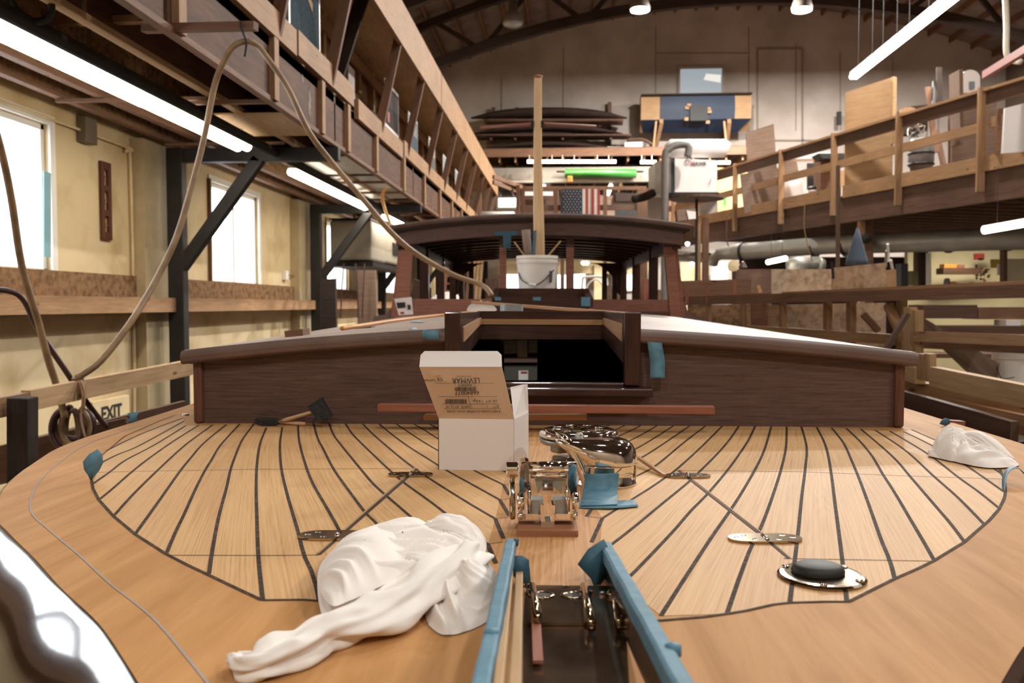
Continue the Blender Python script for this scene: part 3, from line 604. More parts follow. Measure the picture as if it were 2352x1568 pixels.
tag(MB().ext([P(1414, 442, 23.5), P(1466, 444, 23.5), P(1466, 462, 23.5), P(1414, 462, 23.5)], FH * .3).build('dark_crate', darkw), 'dark crate right of the flag behind the cross walkway', 'crate')
tag(MB().ext([P(1376, 448, 23.6), P(1412, 450, 23.6), P(1412, 512, 23.6), P(1376, 512, 23.6)], FH * .1).build('carton_stack', plyp), 'dull brown cartons just right of the flag', 'box')
tag(MB().ext([P(1412, 482, 23.6), P(1464, 482, 23.6), P(1464, 512, 23.6), P(1412, 512, 23.6)], FH * .3).build('black_cabinet', blackr), 'black cabinet low behind the cross walkway', 'cabinet')
tag(MB().box(PY(1303, 405, 24.6).x, PY(1315, 405, 24.6).x, 24.6, 24.75, PY(1303, 418, 24.6).z, PY(1303, 404, 24.6).z).build('yellow_drill', orange, bevel=.02), 'small yellow power tool on the ledge above the flag', 'tool')
tag(MB().tube([P(1100, 502, 21.4), P(1105, 500, 21.4), P(1180, 500, 21.4), P(1186, 502, 21.4)], [.05, .16, .16, .05], 12).build('wrapped_bundle', plain('cling_wrap', 'c9c6c0', .12), smooth=True), 'shiny wrapped bundle behind the wheelhouse roof at left', 'bundle')
# flag: hung with the stars at left and stripes falling
fl_ = thing('flag', 'hanging American flag with vertical stripes behind the wheelhouse', 'flag', P(1335, 510, 21.6))
def fq(x0, x1, y0, y1, off): return [P(x0, y0, 21.6 - off), P(x1, y0, 21.6 - off), P(x1, y1, 21.6 - off), P(x0, y1, 21.6 - off)]
redf = plain('flag_red', '8a2f33', .8); whf = plain('flag_white', 'c2b5a6', .8); blf = plain('flag_blue', '1d2435', .8)
xw = [1291 + i * (1378 - 1291) / 13 for i in range(14)]
for i in range(13):
    top = 434 if i >= 7 else 493
    MB().ext(fq(xw[i], xw[i + 1], top, 512, .004 * math.sin(i * 1.3)), FH * .01).build('stripe', redf if i % 2 == 0 else whf, fl_)
MB().ext(fq(1291, xw[7], 434, 493, .012), FH * .015).build('canton', blf, fl_)
m = MB()
for r in range(9):
    for c_ in range(6 if r % 2 == 0 else 5):
        cx = 1295 + c_ * 7.6 + (0 if r % 2 == 0 else 3.8); cy = 439 + r * 6; o = P(cx, cy, 21.58); pts = []
        for k in range(10): a0 = math.pi / 2 + k * math.pi / 5; rr = .017 if k % 2 == 0 else .007; pts.append(o + RH * rr * math.cos(a0) + V((0, 0, rr * math.sin(a0))))
        m.ext(pts, FH * .003)
s_ = m.build('stars', whf, fl_); s_['kind'] = 'stuff'
# clutter seen under the wheelhouse roof
Gw = 'things standing in the far workshop'
t = thing('step_ladder', 'brown step ladder seen through the left wheelhouse window', 'ladder', P(1030, 690, 16))
for s_ in (0, 1):
    MB().beam(PFl(1004 + 64 * s_, 15.6), P(1024 + 28 * s_, 605, 16.3), .06, .05, (0, 1, 0)).build('side_rail', redb, t)
for k in range(5): MB().beam(P(1019 + k, 685 - k * 17, 16 + k * .05), P(1060 - k * 2.5, 685 - k * 17, 16 + k * .05), .12, .03).build('rung', redb, t)
for n, (x0, x1, c_) in enumerate(((1084, 1092, pinel), (1096, 1100, pinel), (1103, 1108, plyl), (1073, 1079, pined))):
    tag(MB().beam(PFl(x0 - 30, 15), P(x1, 590, 15.4), .05, .03, (0, 1, 0)).build('leaning_board', c_), ('pale board leaning in the far shop, first right of the ladder', 'thin pale board leaning second right of the ladder', 'wide pale board leaning third right of the ladder', 'brown board leaning just right of the ladder')[n], 'board')
tag(pb(1115, 640, 1146, 935, 22, .6).build('shelf_unit', plyb), 'brown shelf unit at the far end left of the bucket', 'shelf')
tag(pb(1000, 600, 1120, 905, 24.5, .3).build('dark_shelving', darkw), 'dark shelving behind the step ladder', 'shelf')
tag(pb(1385, 655, 1428, 690, 14.2, .5).build('carton', plyp), 'brown carton seen through the right wheelhouse window', 'box')
fr = thing('hoop_rail', 'white tubular hoop rail seen through the right wheelhouse window', 'rail', P(1365, 690, 12.5))
MB().tube(smooth_path([P(1337, 690, 14.3), P(1338, 645, 14.3), P(1345, 636, 14.3), P(1385, 636, 14.3), P(1393, 645, 14.3), P(1394, 690, 14.3)], 6), .022, 8).build('hoop', winw, fr, smooth=True)
MB().tube(smooth_path([P(1343, 690, 14.6), P(1350, 655, 14.6), P(1370, 641, 14.6), P(1385, 655, 14.6)], 6), .016, 8).build('inner_hoop', winw, fr, smooth=True)
tag(pb(1330, 595, 1500, 628, 27.5, .15).build('cream_header', wallcream), 'cream panel above the far windows seen through the wheelhouse', 'panel')
tag(pb(1365, 607, 1388, 700, 27.4, .1).build('cream_upright', wallcream), 'upright cream panel between the far windows', 'panel')
tag(pb(1146, 600, 1330, 629, 27.5, .15).build('cream_header', wallcream), 'cream panel above the far windows behind the bucket', 'panel')
for n, (x, y) in enumerate(((1340, 604), (1348, 604), (1579, 560), (1589, 606), (1603, 560), (1710, 590))):
    q = P(x, y, 20); tag(MB().lathe([(0, .05), (.05, .03), (.055, 0), (.03, -.04), (0, -.05)], q, n=12).build('light_bulb', lampm, smooth=True), ('left bulb of the tiny lit pair seen through the right wheelhouse window', 'right bulb of the tiny lit pair seen through the right wheelhouse window', 'small lit bulb just right of the wheelhouse roof corner', 'small lit bulb beside the far right workbench', 'small lit bulb under the right walkway beam near the post', 'small lit bulb right of the slanted tube light')[n], 'light bulb')
# low workbench and clutter line far away, behind the boat on the right and left
bn = thing('far_workbench', 'long workbench in the far shop seen under the wheelhouse roof', 'workbench', P(1450, 700, 14))
MB().ext([P(960, 690, 14), P(1560, 690, 14), P(1560, 700, 14), P(960, 700, 14)], FH * .8).build('top', pine, bn)
MB().ext([P(970, 700, 14.1), P(1550, 700, 14.1), PFl(1550, 14.1), PFl(970, 14.1)], FH * .1).build('front_panel', darkw, bn)
tag(MB().ext([P(1480, 640, 14.3), P(1500, 640, 14.3), P(1500, 690, 14.3), P(1480, 690, 14.3)], FH * .2).build('brown_case', redb), 'reddish case standing between the right wheelhouse posts', 'case')
tag(MB().ext([P(1496, 665, 14.2), P(1518, 665, 14.2), P(1518, 690, 14.2), P(1496, 690, 14.2)], FH * .3).build('carton', plyp), 'small carton between the last two right wheelhouse posts', 'box')
t = thing('cloth_pile', 'pale folded cloth heap on the bench seen through the left wheelhouse window', 'cloth', P(1025, 690, 13.5))
for k in range(5): MB().lathe([(0, 0), (.3 - .03 * k, .01), (.28 - .03 * k, .05), (0, .06)], P(1022 + 2 * k, 690 - 3 * k, 14.4), n=16, sy=.6).build('folded_layer', white, t)
# left: things past the second column
t = thing('power_leads', 'dark cords hanging below the pale heater', 'cord', P(800, 700, 12))
for x0, x1 in ((790, 782), (817, 823), (838, 832)): MB().tube(smooth_path([P(x0, 605, 13), P((x0 + x1) / 2, 650, 13), P(x1, 730, 13)], 5), .012, 6).build('cord', hosed, t)
tag(MB().ext([P(736, 640, 12.2), P(770, 640, 12.2), PFl(775, 12.2), PFl(736, 12.2)], FH * .1).build('leaning_sheet', darkw), 'dark curved panel leaning under the pale heater', 'panel')
tag(MB().ext([P(820, 620, 13.4), P(862, 620, 13.4), PFl(870, 13.4), PFl(820, 13.4)], FH * .1).build('leaning_sheet', plyp), 'greyish panel leaning behind the hanging cords', 'panel')
tag(MB().ext([P(952, 640, 9.5), P(985, 660, 9.5), P(985, 690, 9.5), P(940, 690, 9.5)], FH * .3).build('wood_wedge', plyb), 'brown wedge of wood behind the left wheelhouse window', 'wood')
# ======================= RIGHT WALKWAY =======================
rw = thing('right_walkway', 'long timber walkway with railing along the right side', 'walkway', CF(6, 14, 1.5))
def RWd(px): return 10.19 / ((px - 1176) / F + .278)
def RW(d, z, off=0): return CF(6.77 - .278 * (d - 12.3) + off * .963, d + off * .268, z)
N1 = 8.0; D2 = 22.2
MB().beam(RW(N1, 3.06), RW(D2, 3.06), .14, .04).build('top_rail', pine, rw)
MB().beam(RW(N1, 2.95), RW(D2, 2.95), .04, .18).build('rail_board', plyb, rw)
for a, b, z in ((N1, 12.2, 2.62), (12.35, 17.1, 2.55), (17.2, D2, 2.5)): MB().beam(RW(a, z), RW(b, z - .03), .04, .14).build('mid_rail', pine, rw)
for a, b in ((N1, 12.1), (12.1, 15.3), (15.4, D2)): MB().beam(RW(a, 2.02), RW(b, 2.02), .05, .22).build('toe_board', pine, rw)
MB().beam(RW(N1, 1.7, .06), RW(D2, 1.7, .06), .08, .46).build('rim_beam', plyb, rw)
MB().ext([RW(N1, 1.92), RW(D2, 1.92), RW(D2, 1.92, 6.5), RW(N1, 1.92, 6.5)], (0, 0, .03)).build('deck', plyb, rw)
for px in (2250, 2063, 1915, 1795, 1690, 1603, 1549): 
    d = RWd(px); MB().beam(RW(d, 1.62, -.05), RW(d, 3.1, -.05), .11, .05, FH).build('post', pine, rw)
d = 5.6
while d < D2: MB().beam(RW(d, 1.76, .1), RW(d, 1.76, 6.4), .05, .24).build('joist', pined, rw); d += .45
for px, d in ((1986, 15), (1612, 19.5)):
    MB().beam(P(px - 8, 500, d), P(px - 8, 1000, d), .09, .12, FH).build('support_post', pine, rw); MB().beam(P(px + 8, 500, d + .1), P(px + 8, 1000, d + .1), .14, .12, FH).build('support_post', pined, rw)
tag(MB().beam(P(1925, 380, 14), P(1924, 650, 14), .06, .04, (0, 1, 0)).build('upright_strip', plyb), 'thin brown upright strip hung past the right walkway beam', 'wood strip')
tag(MB().tube(smooth_path([P(1848, 470, 14), P(1848, 530, 14), P(1866, 600, 14)], 5), .008, 5).build('thin_cord', hosem), 'thin tan cord hanging from the right walkway', 'cord')
tag(MB().tube(smooth_path([P(1670, 495, 16), P(1668, 545, 16), P(1674, 565, 16)], 5), .012, 5).build('thin_cord', plyb), 'thin brown cord looped near the left end of the walkway beam', 'cord')
tag(MB().lathe([(0, -.05), (.09, -.03), (.09, .03), (0, .05)], P(1989, 548, 14.6), up=-FH, n=20).build('round_disc', steel), 'round black disc fixed on the walkway support post', 'disc')
# things on the walkway
def lean(name, lab, cat, q, d, mat, th=.03, bev=0):
    pts = [P(x, y, dd if isinstance(dd, (int, float)) else d) for x, y, dd in [(a[0], a[1], a[2] if len(a) > 2 else d) for a in q]]
    return tag(MB().ext(pts, FH * th).build(name, mat, bevel=bev), lab, cat)
lean('plywood_sheet', 'tall pale plywood sheet standing on the right walkway', 'board', [(1943, 212), (2052, 176, 14.6), (2050, 430, 14.6), (1941, 440)], 15.4, plyl, .04)
lean('edge_board', 'narrow pale board standing at the right edge of the tall plywood', 'board', [(2052, 175), (2060, 177), (2058, 330), (2050, 330)], 14.5, pinel, .1)
lean('brown_sheet', 'dark wood-grain panel tilted behind the walkway rail', 'panel', [(1713, 305), (1777, 284), (1790, 455), (1722, 470)], 18.6, plyp, .03)
lean('brown_sheet', 'large grey-brown panel leaning left of the upright books', 'panel', [(1700, 400), (1790, 385), (1800, 470), (1710, 490)], 18.2, plyp, .03)
lean('white_sheet', 'white-grey board leaning at the third railing bay', 'panel', [(1800, 410), (1840, 402), (1847, 448), (1806, 455)], 17.4, white, .06)
lean('dark_board_stack', 'dark boards standing beside the white-grey board', 'board', [(1797, 365), (1830, 370), (1843, 445), (1802, 455)], 17.8, plyp, .1)
lean('panel_offcut', 'pale offcut behind the rail left of the tall plywood', 'board', [(1916, 395), (1952, 388), (1950, 425), (1918, 432)], 16.0, plyl, .03)
lean('brown_shelf', 'brown crate behind the railing left of the tall plywood', 'crate', [(1885, 362), (1918, 360), (1918, 440), (1885, 445)], 17, pined, .4)
lean('white_shelf', 'pale shelf board low on the end wall behind the walkway', 'shelf', [(1796, 352), (1915, 348), (1915, 362), (1796, 366)], 18.4, white, .4)
lean('sanding_disc', 'dark flat tray resting on the mid rail', 'tray', [(1880, 352), (1952, 352), (1950, 362), (1890, 364)], 16.6, blackr, .4)
t = thing('office_chair', 'dark chair with a round seat behind the railing', 'chair', P(1872, 440, 17.4))
MB().lathe([(0, 0), (.15, 0), (.17, .03), (.15, .07), (0, .08)], P(1872, 437, 17.4), n=20, sy=.8).build('seat', blackr, t, smooth=True); MB().lathe([(0, 0), (.16, .005), (.16, .03), (0, .03)], P(1872, 441, 17.3), n=20, sy=.8).build('seat_rim', white, t)
MB().beam(P(1868, 375, 17.7), P(1868, 435, 17.7), .25, .06, FH).build('backrest', blackr, t)
wd = thing('arched_door', 'white arch-topped machine cover above the right walkway rail', 'machine', P(2230, 215, 13))
m = MB(); R = []
pts = [P(2206, 213, 13), P(2206, 180, 13)] + [P(2229 - 23 * math.cos(a0), 181 - 21 * math.sin(a0), 13) for a0 in [math.pi * k / 10 for k in range(1, 10)]] + [P(2251, 180, 13), P(2251, 213, 13)]
m.ext(pts, FH * .12); m.build('cover', white, wd, bevel=.01)
MB().ext([P(2228, 187, 12.97), P(2239, 187, 12.97), P(2239, 203, 12.97), P(2228, 203, 12.97)], FH * .02).build('label_plate', plain('label_grey', '7d8890', .4), wd)
MB().ext([P(2203, 160, 13), P(2212, 158, 13), P(2214, 330, 13), P(2206, 330, 13)], FH * .3).build('side_case', plyp, wd)
lean('white_board', 'white sheet standing behind the rail at the right edge', 'board', [(2309, 248), (2400, 225), (2400, 345), (2303, 352)], 11.6, white, .04)
lean('brown_board', 'brown framed board left of the white sheet at the right edge', 'board', [(2292, 250), (2309, 247), (2305, 352), (2288, 355)], 12, pined, .04)
lean('dark_door', 'dark brown panel behind the rail near the right edge', 'panel', [(2190, 250), (2290, 225), (2285, 380), (2185, 390)], 13.6, plyp, .05)
lean('black_cabinet', 'black tool cabinet behind the rail right of the tall plywood', 'cabinet', [(2085, 245), (2130, 240), (2130, 300), (2085, 305)], 14.5, darkw, .4)
t = thing('wood_barrel', 'grey barrel standing behind the rail right of the tall plywood', 'barrel', P(2115, 390, 14.2))
MB().lathe([(.16, 0), (.2, .15), (.2, .4), (.16, .52), (0, .52)], P(2115, 392, 14.2), n=22).build('staves', dm, t, smooth=True)
for z in (.08, .26, .44): MB().lathe([(.2, z), (.207, z + .01), (.207, z + .03), (.2, z + .04)], P(2115, 392, 14.2), n=22).build('hoop', steel, t)
t = thing('chain_bundle', 'tangled wire and chain bundle hanging above the grey barrel', 'wire', P(2105, 330, 14.1))
for k in range(9):
    R = [P(2085 + 45 * random.random(), 262 + 60 * random.random(), 14.1 + random.random() * .2) for _ in range(5)]
    MB().tube(smooth_path(R, 5), .007, 5).build('strand', (steel, galv, hosem)[k % 3], t)
lean('bag_top', 'rounded cream bag above the right walkway rail', 'bag', [(2073, 258), (2076, 248), (2090, 245), (2102, 248), (2104, 256), (2100, 262)], 14.3, plyl, .15, .01)
for n, (x0, y0, x1, y1, m_) in enumerate(((2131, 200, 2150, 350, pined), (2145, 187, 2143, 240, steel), (2157, 155, 2158, 260, darkw), (2150, 300, 2170, 390, pined))):
    tag(MB().beam(P(x0, y0, 14.6), P(x1, y1, 14.4), .09 if n != 1 else .04, .04, (0, 1, 0)).build('leaning_board', m_), ('brown plank leaning right of the wire bundle', 'thin dark bar leaning against the end wall at right', 'tall dark board right of the thin dark bar', 'short brown plank leaning low right of the barrel')[n], 'board')
lean('brown_sheet', 'large brown sheet lying behind the rail between the last two posts', 'board', [(2180, 260), (2275, 238), (2275, 380), (2180, 395)], 13.9, plyb, .04)
lean('wall_socket', 'small dark box on the end wall left of the tall plywood', 'switch box', [(1924, 256), (1933, 256), (1933, 286), (1924, 286)], 27.0, blackr, .1)
for y in (0,):
    t = thing('vent_pipe', 'pale vent pipe with an elbow hanging at upper right', 'pipe', P(2312, 130, 18))
    MB().tube(smooth_path([P(2309, -20, 18), P(2312, 60, 18), P(2312, 122, 18), P(2325, 138, 18), P(2345, 142, 17.8)], 5), .06, 12).build('pipe', MATS['case_grey'], t, smooth=True)
tag(MB().beam(P(2262, 172, 17), P(2420, 75, 14), .1, .14).build('red_beam', plain('red_beam', '6b2f26', .6)), 'dark red steel beam slanting at the upper right edge', 'beam')
# suspended strip lights upper right (row runs along the hall)
Gr = 'strip lights in a row at upper right'
Yr = [6 / math.tan(math.atan((px - 1176) / F) - YAW) for px in (1950, 2005, 2060, 2136, 2230)]
for k in range(4): fluor(('farthest strip light of the upper right row', 'second farthest strip light of the upper right row', 'third strip light of the upper right row', 'nearest strip light of the upper right row, cut by the top edge')[k], (6, Yr[k] - .03, CZ + 4.77), (6, Yr[k + 1] + .03, CZ + 4.77), .055, Gr, 2, .16, True, 45, CZ + 9.3)
# ======================= UNDER THE RIGHT WALKWAY =======================
du = thing('air_duct', 'large round galvanised duct running under the right walkway', 'duct', P(2000, 570, 18))
pth = [P(1648, 583, 17.8), P(1700, 578, 17.5), P(1900, 563, 16.2), P(1960, 560, 15.7), P(2400, 545, 12.9)]
MB().tube(pth, [.12, .17, .17, .18, .18], 24).build('tube', galv, du, smooth=True)
MB().tube(smooth_path([P(1652, 585, 17.8), P(1642, 592, 18.0), P(1637, 606, 18.1)], 4), .11, 16).build('elbow', galv, du, smooth=True)
MB().tube([P(1550, 588, 22.5), P(1630, 592, 21.5)], .13, 16).build('branch', galv, du, smooth=True)
for px, dd in ((1705, 17.45), (1870, 16.4), (1942, 15.85), (2177, 14.3), (2315, 13.4)):
    q = P(px, 578 - (px - 1700) * .048, dd); q2 = P(px + 4, 578 - (px + 4 - 1700) * .048, dd - .03); MB().tube([q, q2], .19, 24).build('clamp_ring', steel, du)
t = thing('acrylic_dome', 'shiny curved metal housing below the round duct', 'machine', P(1850, 620, 15))
MB().tube([P(1812, 608, 15), P(1880, 604, 15.1)], .12, 18).build('drum', galv, t, smooth=True); MB().lathe([(0, 0), (.13, 0), (.14, .03), (.1, .1), (0, .13)], P(1880, 608, 15), up=RH, n=20).build('end_bell', galv, t, smooth=True)
fluor('small slanted lit tube light under the right walkway', P(1763, 602, 15), P(1805, 593, 14.6), .045, None, 1, .05, False, 45, CZ + 1.62)
fluor('bright tube light at the right edge under the walkway', P(2260, 528, 10.2), P(2420, 500, 9.4), .05, None, 1, .06, False, 120, CZ + 1.64)
rwl = CF(0, 0, 0)
wr = MB().ext([P(2085, 556, 18.4), P(2600, 545, 17.2), PFl(2600, 17.2), PFl(2085, 18.4)], FH * .15).build('cream_partition', plain('room_cream', 'e8dcb4', .6, var=.05)); tag(wr, 'bright cream partition wall of the side room at right', 'partition')
area('side_room_glow', tuple(P(2230, 520, 16.4)), .9, 70, (1, .9, .7))
def rr(nm, lab, cat, x0, y0, x1, y1, d, m_, th=.1, bev=0): return tag(MB().ext([P(x0, y0, d), P(x1, y0, d), P(x1, y1, d), P(x0, y1, d)], FH * th).build(nm, m_, bevel=bev), lab, cat)
rr('wall_shelf', 'dark wall shelf in the cream side room', 'shelf', 2167, 615, 2255, 629, 17.4, plyb, .3)
rr('yellow_box', 'flat yellow box on the dark wall shelf', 'box', 2169, 606, 2198, 615, 17.4, orange, .2)
rr('brown_box', 'flat brown box on the dark wall shelf right of the yellow box', 'box', 2200, 608, 2216, 615, 17.4, redb, .2)
t = thing('fire_bell', 'red box hanging on the cream side room wall', 'alarm box', P(2252, 595, 17.5))
MB().ext([P(2242, 582, 17.5), P(2261, 582, 17.5), P(2261, 596, 17.5), P(2242, 596, 17.5)], FH * .1).build('case', plain('red_paint', 'a23a34', .5), t, bevel=.01); MB().lathe([(0, 0), (.05, .01), (.06, .04), (0, .06)], P(2252, 598, 17.5), n=16).build('bell', steel, t)
rr('dark_pillar', 'dark brown post at the left edge of the cream room', 'post', 2116, 572, 2133, 660, 14.8, darkw, .15)
rr('white_trim', 'white upright trim beside the dark brown post', 'trim', 2133, 580, 2139, 658, 14.7, winw, .1)
rr('brown_pillar', 'brown post right of the narrow cream gap', 'post', 2107, 570, 2116, 658, 14.9, plyb, .15)
rr('door_frame', 'brown door frame post near the right edge', 'post', 2306, 572, 2314, 662, 13.5, plyb, .12)
rr('grey_door', 'greyish cream door at the right edge', 'door', 2316, 594, 2420, 664, 13.6, plain('door_cream', 'c2b999', .5), .05)
rr('black_rack', 'black narrow rack left of the cream room', 'rack', 2070, 605, 2086, 664, 13.5, blackr, .2)
rr('olive_cylinder', 'dark olive tank in the narrow cream gap', 'tank', 2093, 622, 2109, 655, 14.5, plain('olive', '5d5636', .5), .15, .02)
rr('clipboard', 'white clipboard hanging near the door frame', 'clipboard', 2291, 606, 2305, 632, 14, white, .02)
rr('yellow_sign', 'yellow board behind the white clipboard', 'sign', 2276, 595, 2301, 615, 14.3, plain('yellowish', 'cdb45e', .6), .02)
for n, (x, h_, m_) in enumerate(((2175, 20, dm), (2190, 13, orange), (2199, 12, white), (2220, 9, blackr), (2232, 11, blackr))):
    tag(MB().lathe([(0, 0), (.05, 0), (.05, h_ * .0065), (.03, h_ * .0078), (0, h_ * .0078)], P(x, 660, 14.5), n=14).build('jar', m_, smooth=True), ('tall grey jar on the bench below the wall shelf', 'yellow tin on the bench below the wall shelf', 'white tin beside the yellow tin', 'low black pot on the side room bench', 'black pot nearest to the hanging flowers')[n], 'jar')
t = thing('hanging_flowers', 'dark bunch of dried flowers on the cream side room wall', 'flowers', P(2258, 640, 15))
for k in range(22): MB().lathe([(0, -.03), (.035, 0), (0, .03)], P(2258 + random.uniform(-16, 14), 625 + random.uniform(-15, 20), 17.6 - .1 * random.random()), n=6).build('flower', (blackr, redb, MATS['olive'])[k % 3], t)
for n, (x0, x1, y0, y1, m_) in enumerate(((2039, 2041, 560, 600, winw), (2046, 2050, 597, 620, winw), (2036, 2034, 575, 612, galv))):
    tag(MB().tube([P(x1, y1, 7.6), P(x0, y0, 7.5)], .012, 8).build('paint_stick', m_), ('tall white stick above the particle board', 'short white stick above the particle board', 'grey stick beside the tall white stick')[n], 'stick')
t = thing('blue_umbrella', 'blue folded cloth bundle pointing up above the particle board', 'cloth', P(1968, 610, 8.4))
MB().lathe([(.11, 0), (.1, .05), (.05, .22), (.01, .36)], P(1968, 608, 8.4), n=10).build('cloth', plain('denim', '4a5666', .8), t, smooth=True)
lean('reddish_board', 'reddish board end above the particle board', 'board', [(1985, 575), (2003, 576), (2007, 612), (1988, 612)], 8.6, plyb, .03)
rr('white_door', 'white roller door glimpsed in the far shop right of the wheelhouse', 'door', 1635, 600, 1672, 912, 24, winw, .05)
rr('pale_partition', 'pale partition in the far shop right of the wheelhouse', 'partition', 1563, 602, 1612, 915, 23.5, wallcream, .05)
rr('dark_storage', 'dark storage area behind the particle board', 'shelving', 1700, 590, 2080, 966, 19, darkw, .1)
rr('wooden_shelf', 'brown shelving between the white door and the particle board', 'shelf', 1690, 618, 1772, 1005, 16.5, plyb, .3)
t = thing('fan_guard', 'round pale fan behind the pine wall panels', 'fan', P(1684, 610, 15)); MB().lathe([(0, 0), (.1, 0), (.1, .05), (0, .06)], P(1684, 610, 15), up=-FH, n=20).build('guard', wallcream, t); MB().lathe([(0, 0), (.08, .02), (.03, .12), (0, .13)], P(1706, 617, 14.8), n=12).build('motor', hosed, t)
# ---- second staging beside the boat, right ----
sg = thing('right_staging', 'pine staging frame with rails and posts behind the cabin at right', 'staging', P(1900, 960, 7))
def sd_(px): return 8.6 - (px - 1560) * .0034
def SP(px, py, dd=0): return P(px, py, sd_(px) + dd)
MB().ext([SP(1560, 684), SP(1700, 681), SP(2352, 652), SP(2500, 646), SP(2500, 660, .25), SP(2352, 658, .35), SP(1700, 686, .35), SP(1560, 688, .35)], (0, 0, .025)).build('top_plank', pine, sg)
MB().beam(SP(1560, 691, .05), SP(2450, 667, .05), .05, .085).build('face_board', pined, sg)
for px, y1, w_ in ((1627, 800, 8), (1707, 790, 9), (1798, 800, 11), (1901, 830, 13), (1955, 860, 14), (2071, 900, 15)):
    MB().beam(SP(px, 690, -.02), SP(px, 960, -.02), w_ / F * sd_(px), .09, FH).build('post', pine, sg)
for px, y0 in ((2091, 705), (2105, 712)): MB().beam(SP(px, y0, -.4), SP(px, 960, -.4), .06, .1, FH).build('double_post', pinel, sg)
MB().beam(P(1715, 757, 7.9), P(2060, 780, 6.9), .05, .085).build('mid_rail', pine, sg)
MB().beam(P(2100, 772, 6.3), P(2450, 785, 5.5), .05, .075).build('mid_rail', pine, sg)
MB().beam(P(2105, 790, 6.6), P(2450, 806, 5.7), .05, .06).build('lower_strip', pined, sg)
rr('particle_board', 'wide upright particle board sheet behind the right staging rail', 'board', 1772, 618, 1910, 682, 7.7, ospan, .015)
lean('particle_board', 'particle board sheet with a higher top edge, right of the clamp', 'board', [(1912, 615), (2034, 603, 7.1), (2038, 680, 7.1), (1912, 680)], 7.6, ospan, .015)
lean('brown_board', 'plain brown board right of the particle board', 'board', [(2036, 620), (2058, 618), (2060, 670), (2038, 674)], 7.3, plyl, .02)
tag(MB().beam(P(1911, 600, 7.5), P(1914, 640, 7.5), .02, .02, (0, 1, 0)).build('clamp', steel), 'black clamp holding the top of the particle boards', 'clamp')
lean('particle_sheet', 'pinkish wood panel behind the staging rail next to the wheelhouse', 'panel', [(1566, 645), (1726, 640), (1725, 682), (1566, 684)], 9.2, pined, .03)
for n, x in enumerate((1579, 1627, 1688)): tag(MB().beam(P(x, 655 - 10 * (n > 1), 8.3), P(x - 2, 697, 8.3), .03, .02, (0, 1, 0)).build('hanging_batten', redb), ('short batten hanging over the rail nearest the wheelhouse', 'short batten hanging over the rail, second from the wheelhouse', 'longer batten hanging over the rail, third from the wheelhouse')[n], 'batten')
lean('particle_sheet', 'grey particle panel behind the staging posts, left part', 'panel', [(1580, 700), (1725, 698), (1725, 1250), (1580, 1250)], 9, osd, .02)
lean('particle_sheet', 'large particle panel behind the staging posts, middle part', 'panel', [(1765, 700), (2035, 695, 7.6), (2035, 1340, 7.6), (1765, 1310)], 8.2, ospan, .02)
lean('plywood_sheet', 'dark plywood strip between the two particle panels', 'panel', [(1726, 690), (1765, 690), (1765, 1280), (1726, 1280)], 8.6, plyd, .02)
lean('diagonal_brace', 'pale narrow brace leaning between staging posts at left', 'brace', [(1738, 655), (1746, 655), (1766, 720), (1757, 722)], 8.1, pinel, .03)
tag(MB().beam(P(1983, 722, 7.3), P(2018, 760, 7.2), .05, .04, FH).build('diagonal_brace', pined), 'short slanted brace behind the lower staging rail', 'brace')
tag(MB().beam(P(2040, 700, 6.9), P(2075, 780, 6.7), .07, .04, FH).build('diagonal_brace', pine), 'slanted pine brace meeting the double post', 'brace')
tag(MB().beam(P(2035, 802, 6.2), P(2084, 720, 6.2), .03, .05, FH).build('dark_stick', mahog), 'dark slanted stick crossing in front of the staging rail', 'stick')
lean('plywood_gusset', 'triangular grey plywood piece sloping down right of the double post', 'board', [(2106, 720), (2296, 835), (2292, 868), (2240, 868), (2106, 740)], 6.5, plyp, .04)
for n, (x0, x1, y0, y1, m_, d) in enumerate(((2120, 2245, 700, 731, plyb, 8), (2247, 2420, 705, 733, pined, 8), (2130, 2420, 748, 768, plyb, 7.8), (2110, 2420, 812, 822, pined, 7.5))):
    tag(MB().ext([P(x0, y0, d), P(x1, y0, d), P(x1, y1, d), P(x0, y1, d)], FH * .3).build('stacked_beam', m_), ('brown beam stacked behind the right rail, upper left one', 'lighter beam stacked behind the right rail, upper right one', 'dark beam in the middle of the stack behind the right rail', 'lowest brown beam of the stack at right')[n], 'beam')
rr('white_label', 'small white carton on the stacked beams at right', 'box', 2311, 735, 2344, 748, 7.9, white, .2)
t = thing('white_bucket', 'white bucket with a lid low at the right edge behind the rail', 'bucket', P(2328, 880, 6.6))
MB().lathe([(.1, 0), (.115, .2), (.125, .2), (.13, .26), (.135, .27), (.135, .33), (.12, .34), (0, .34)], P(2318, 882, 6.6), n=28).build('body', pailm, t, smooth=False)
MB().tube(smooth_path([P(2290, 840, 6.5), P(2300, 868, 6.45), P(2330, 866, 6.45)], 5), .004, 5).build('bail', steel, t)
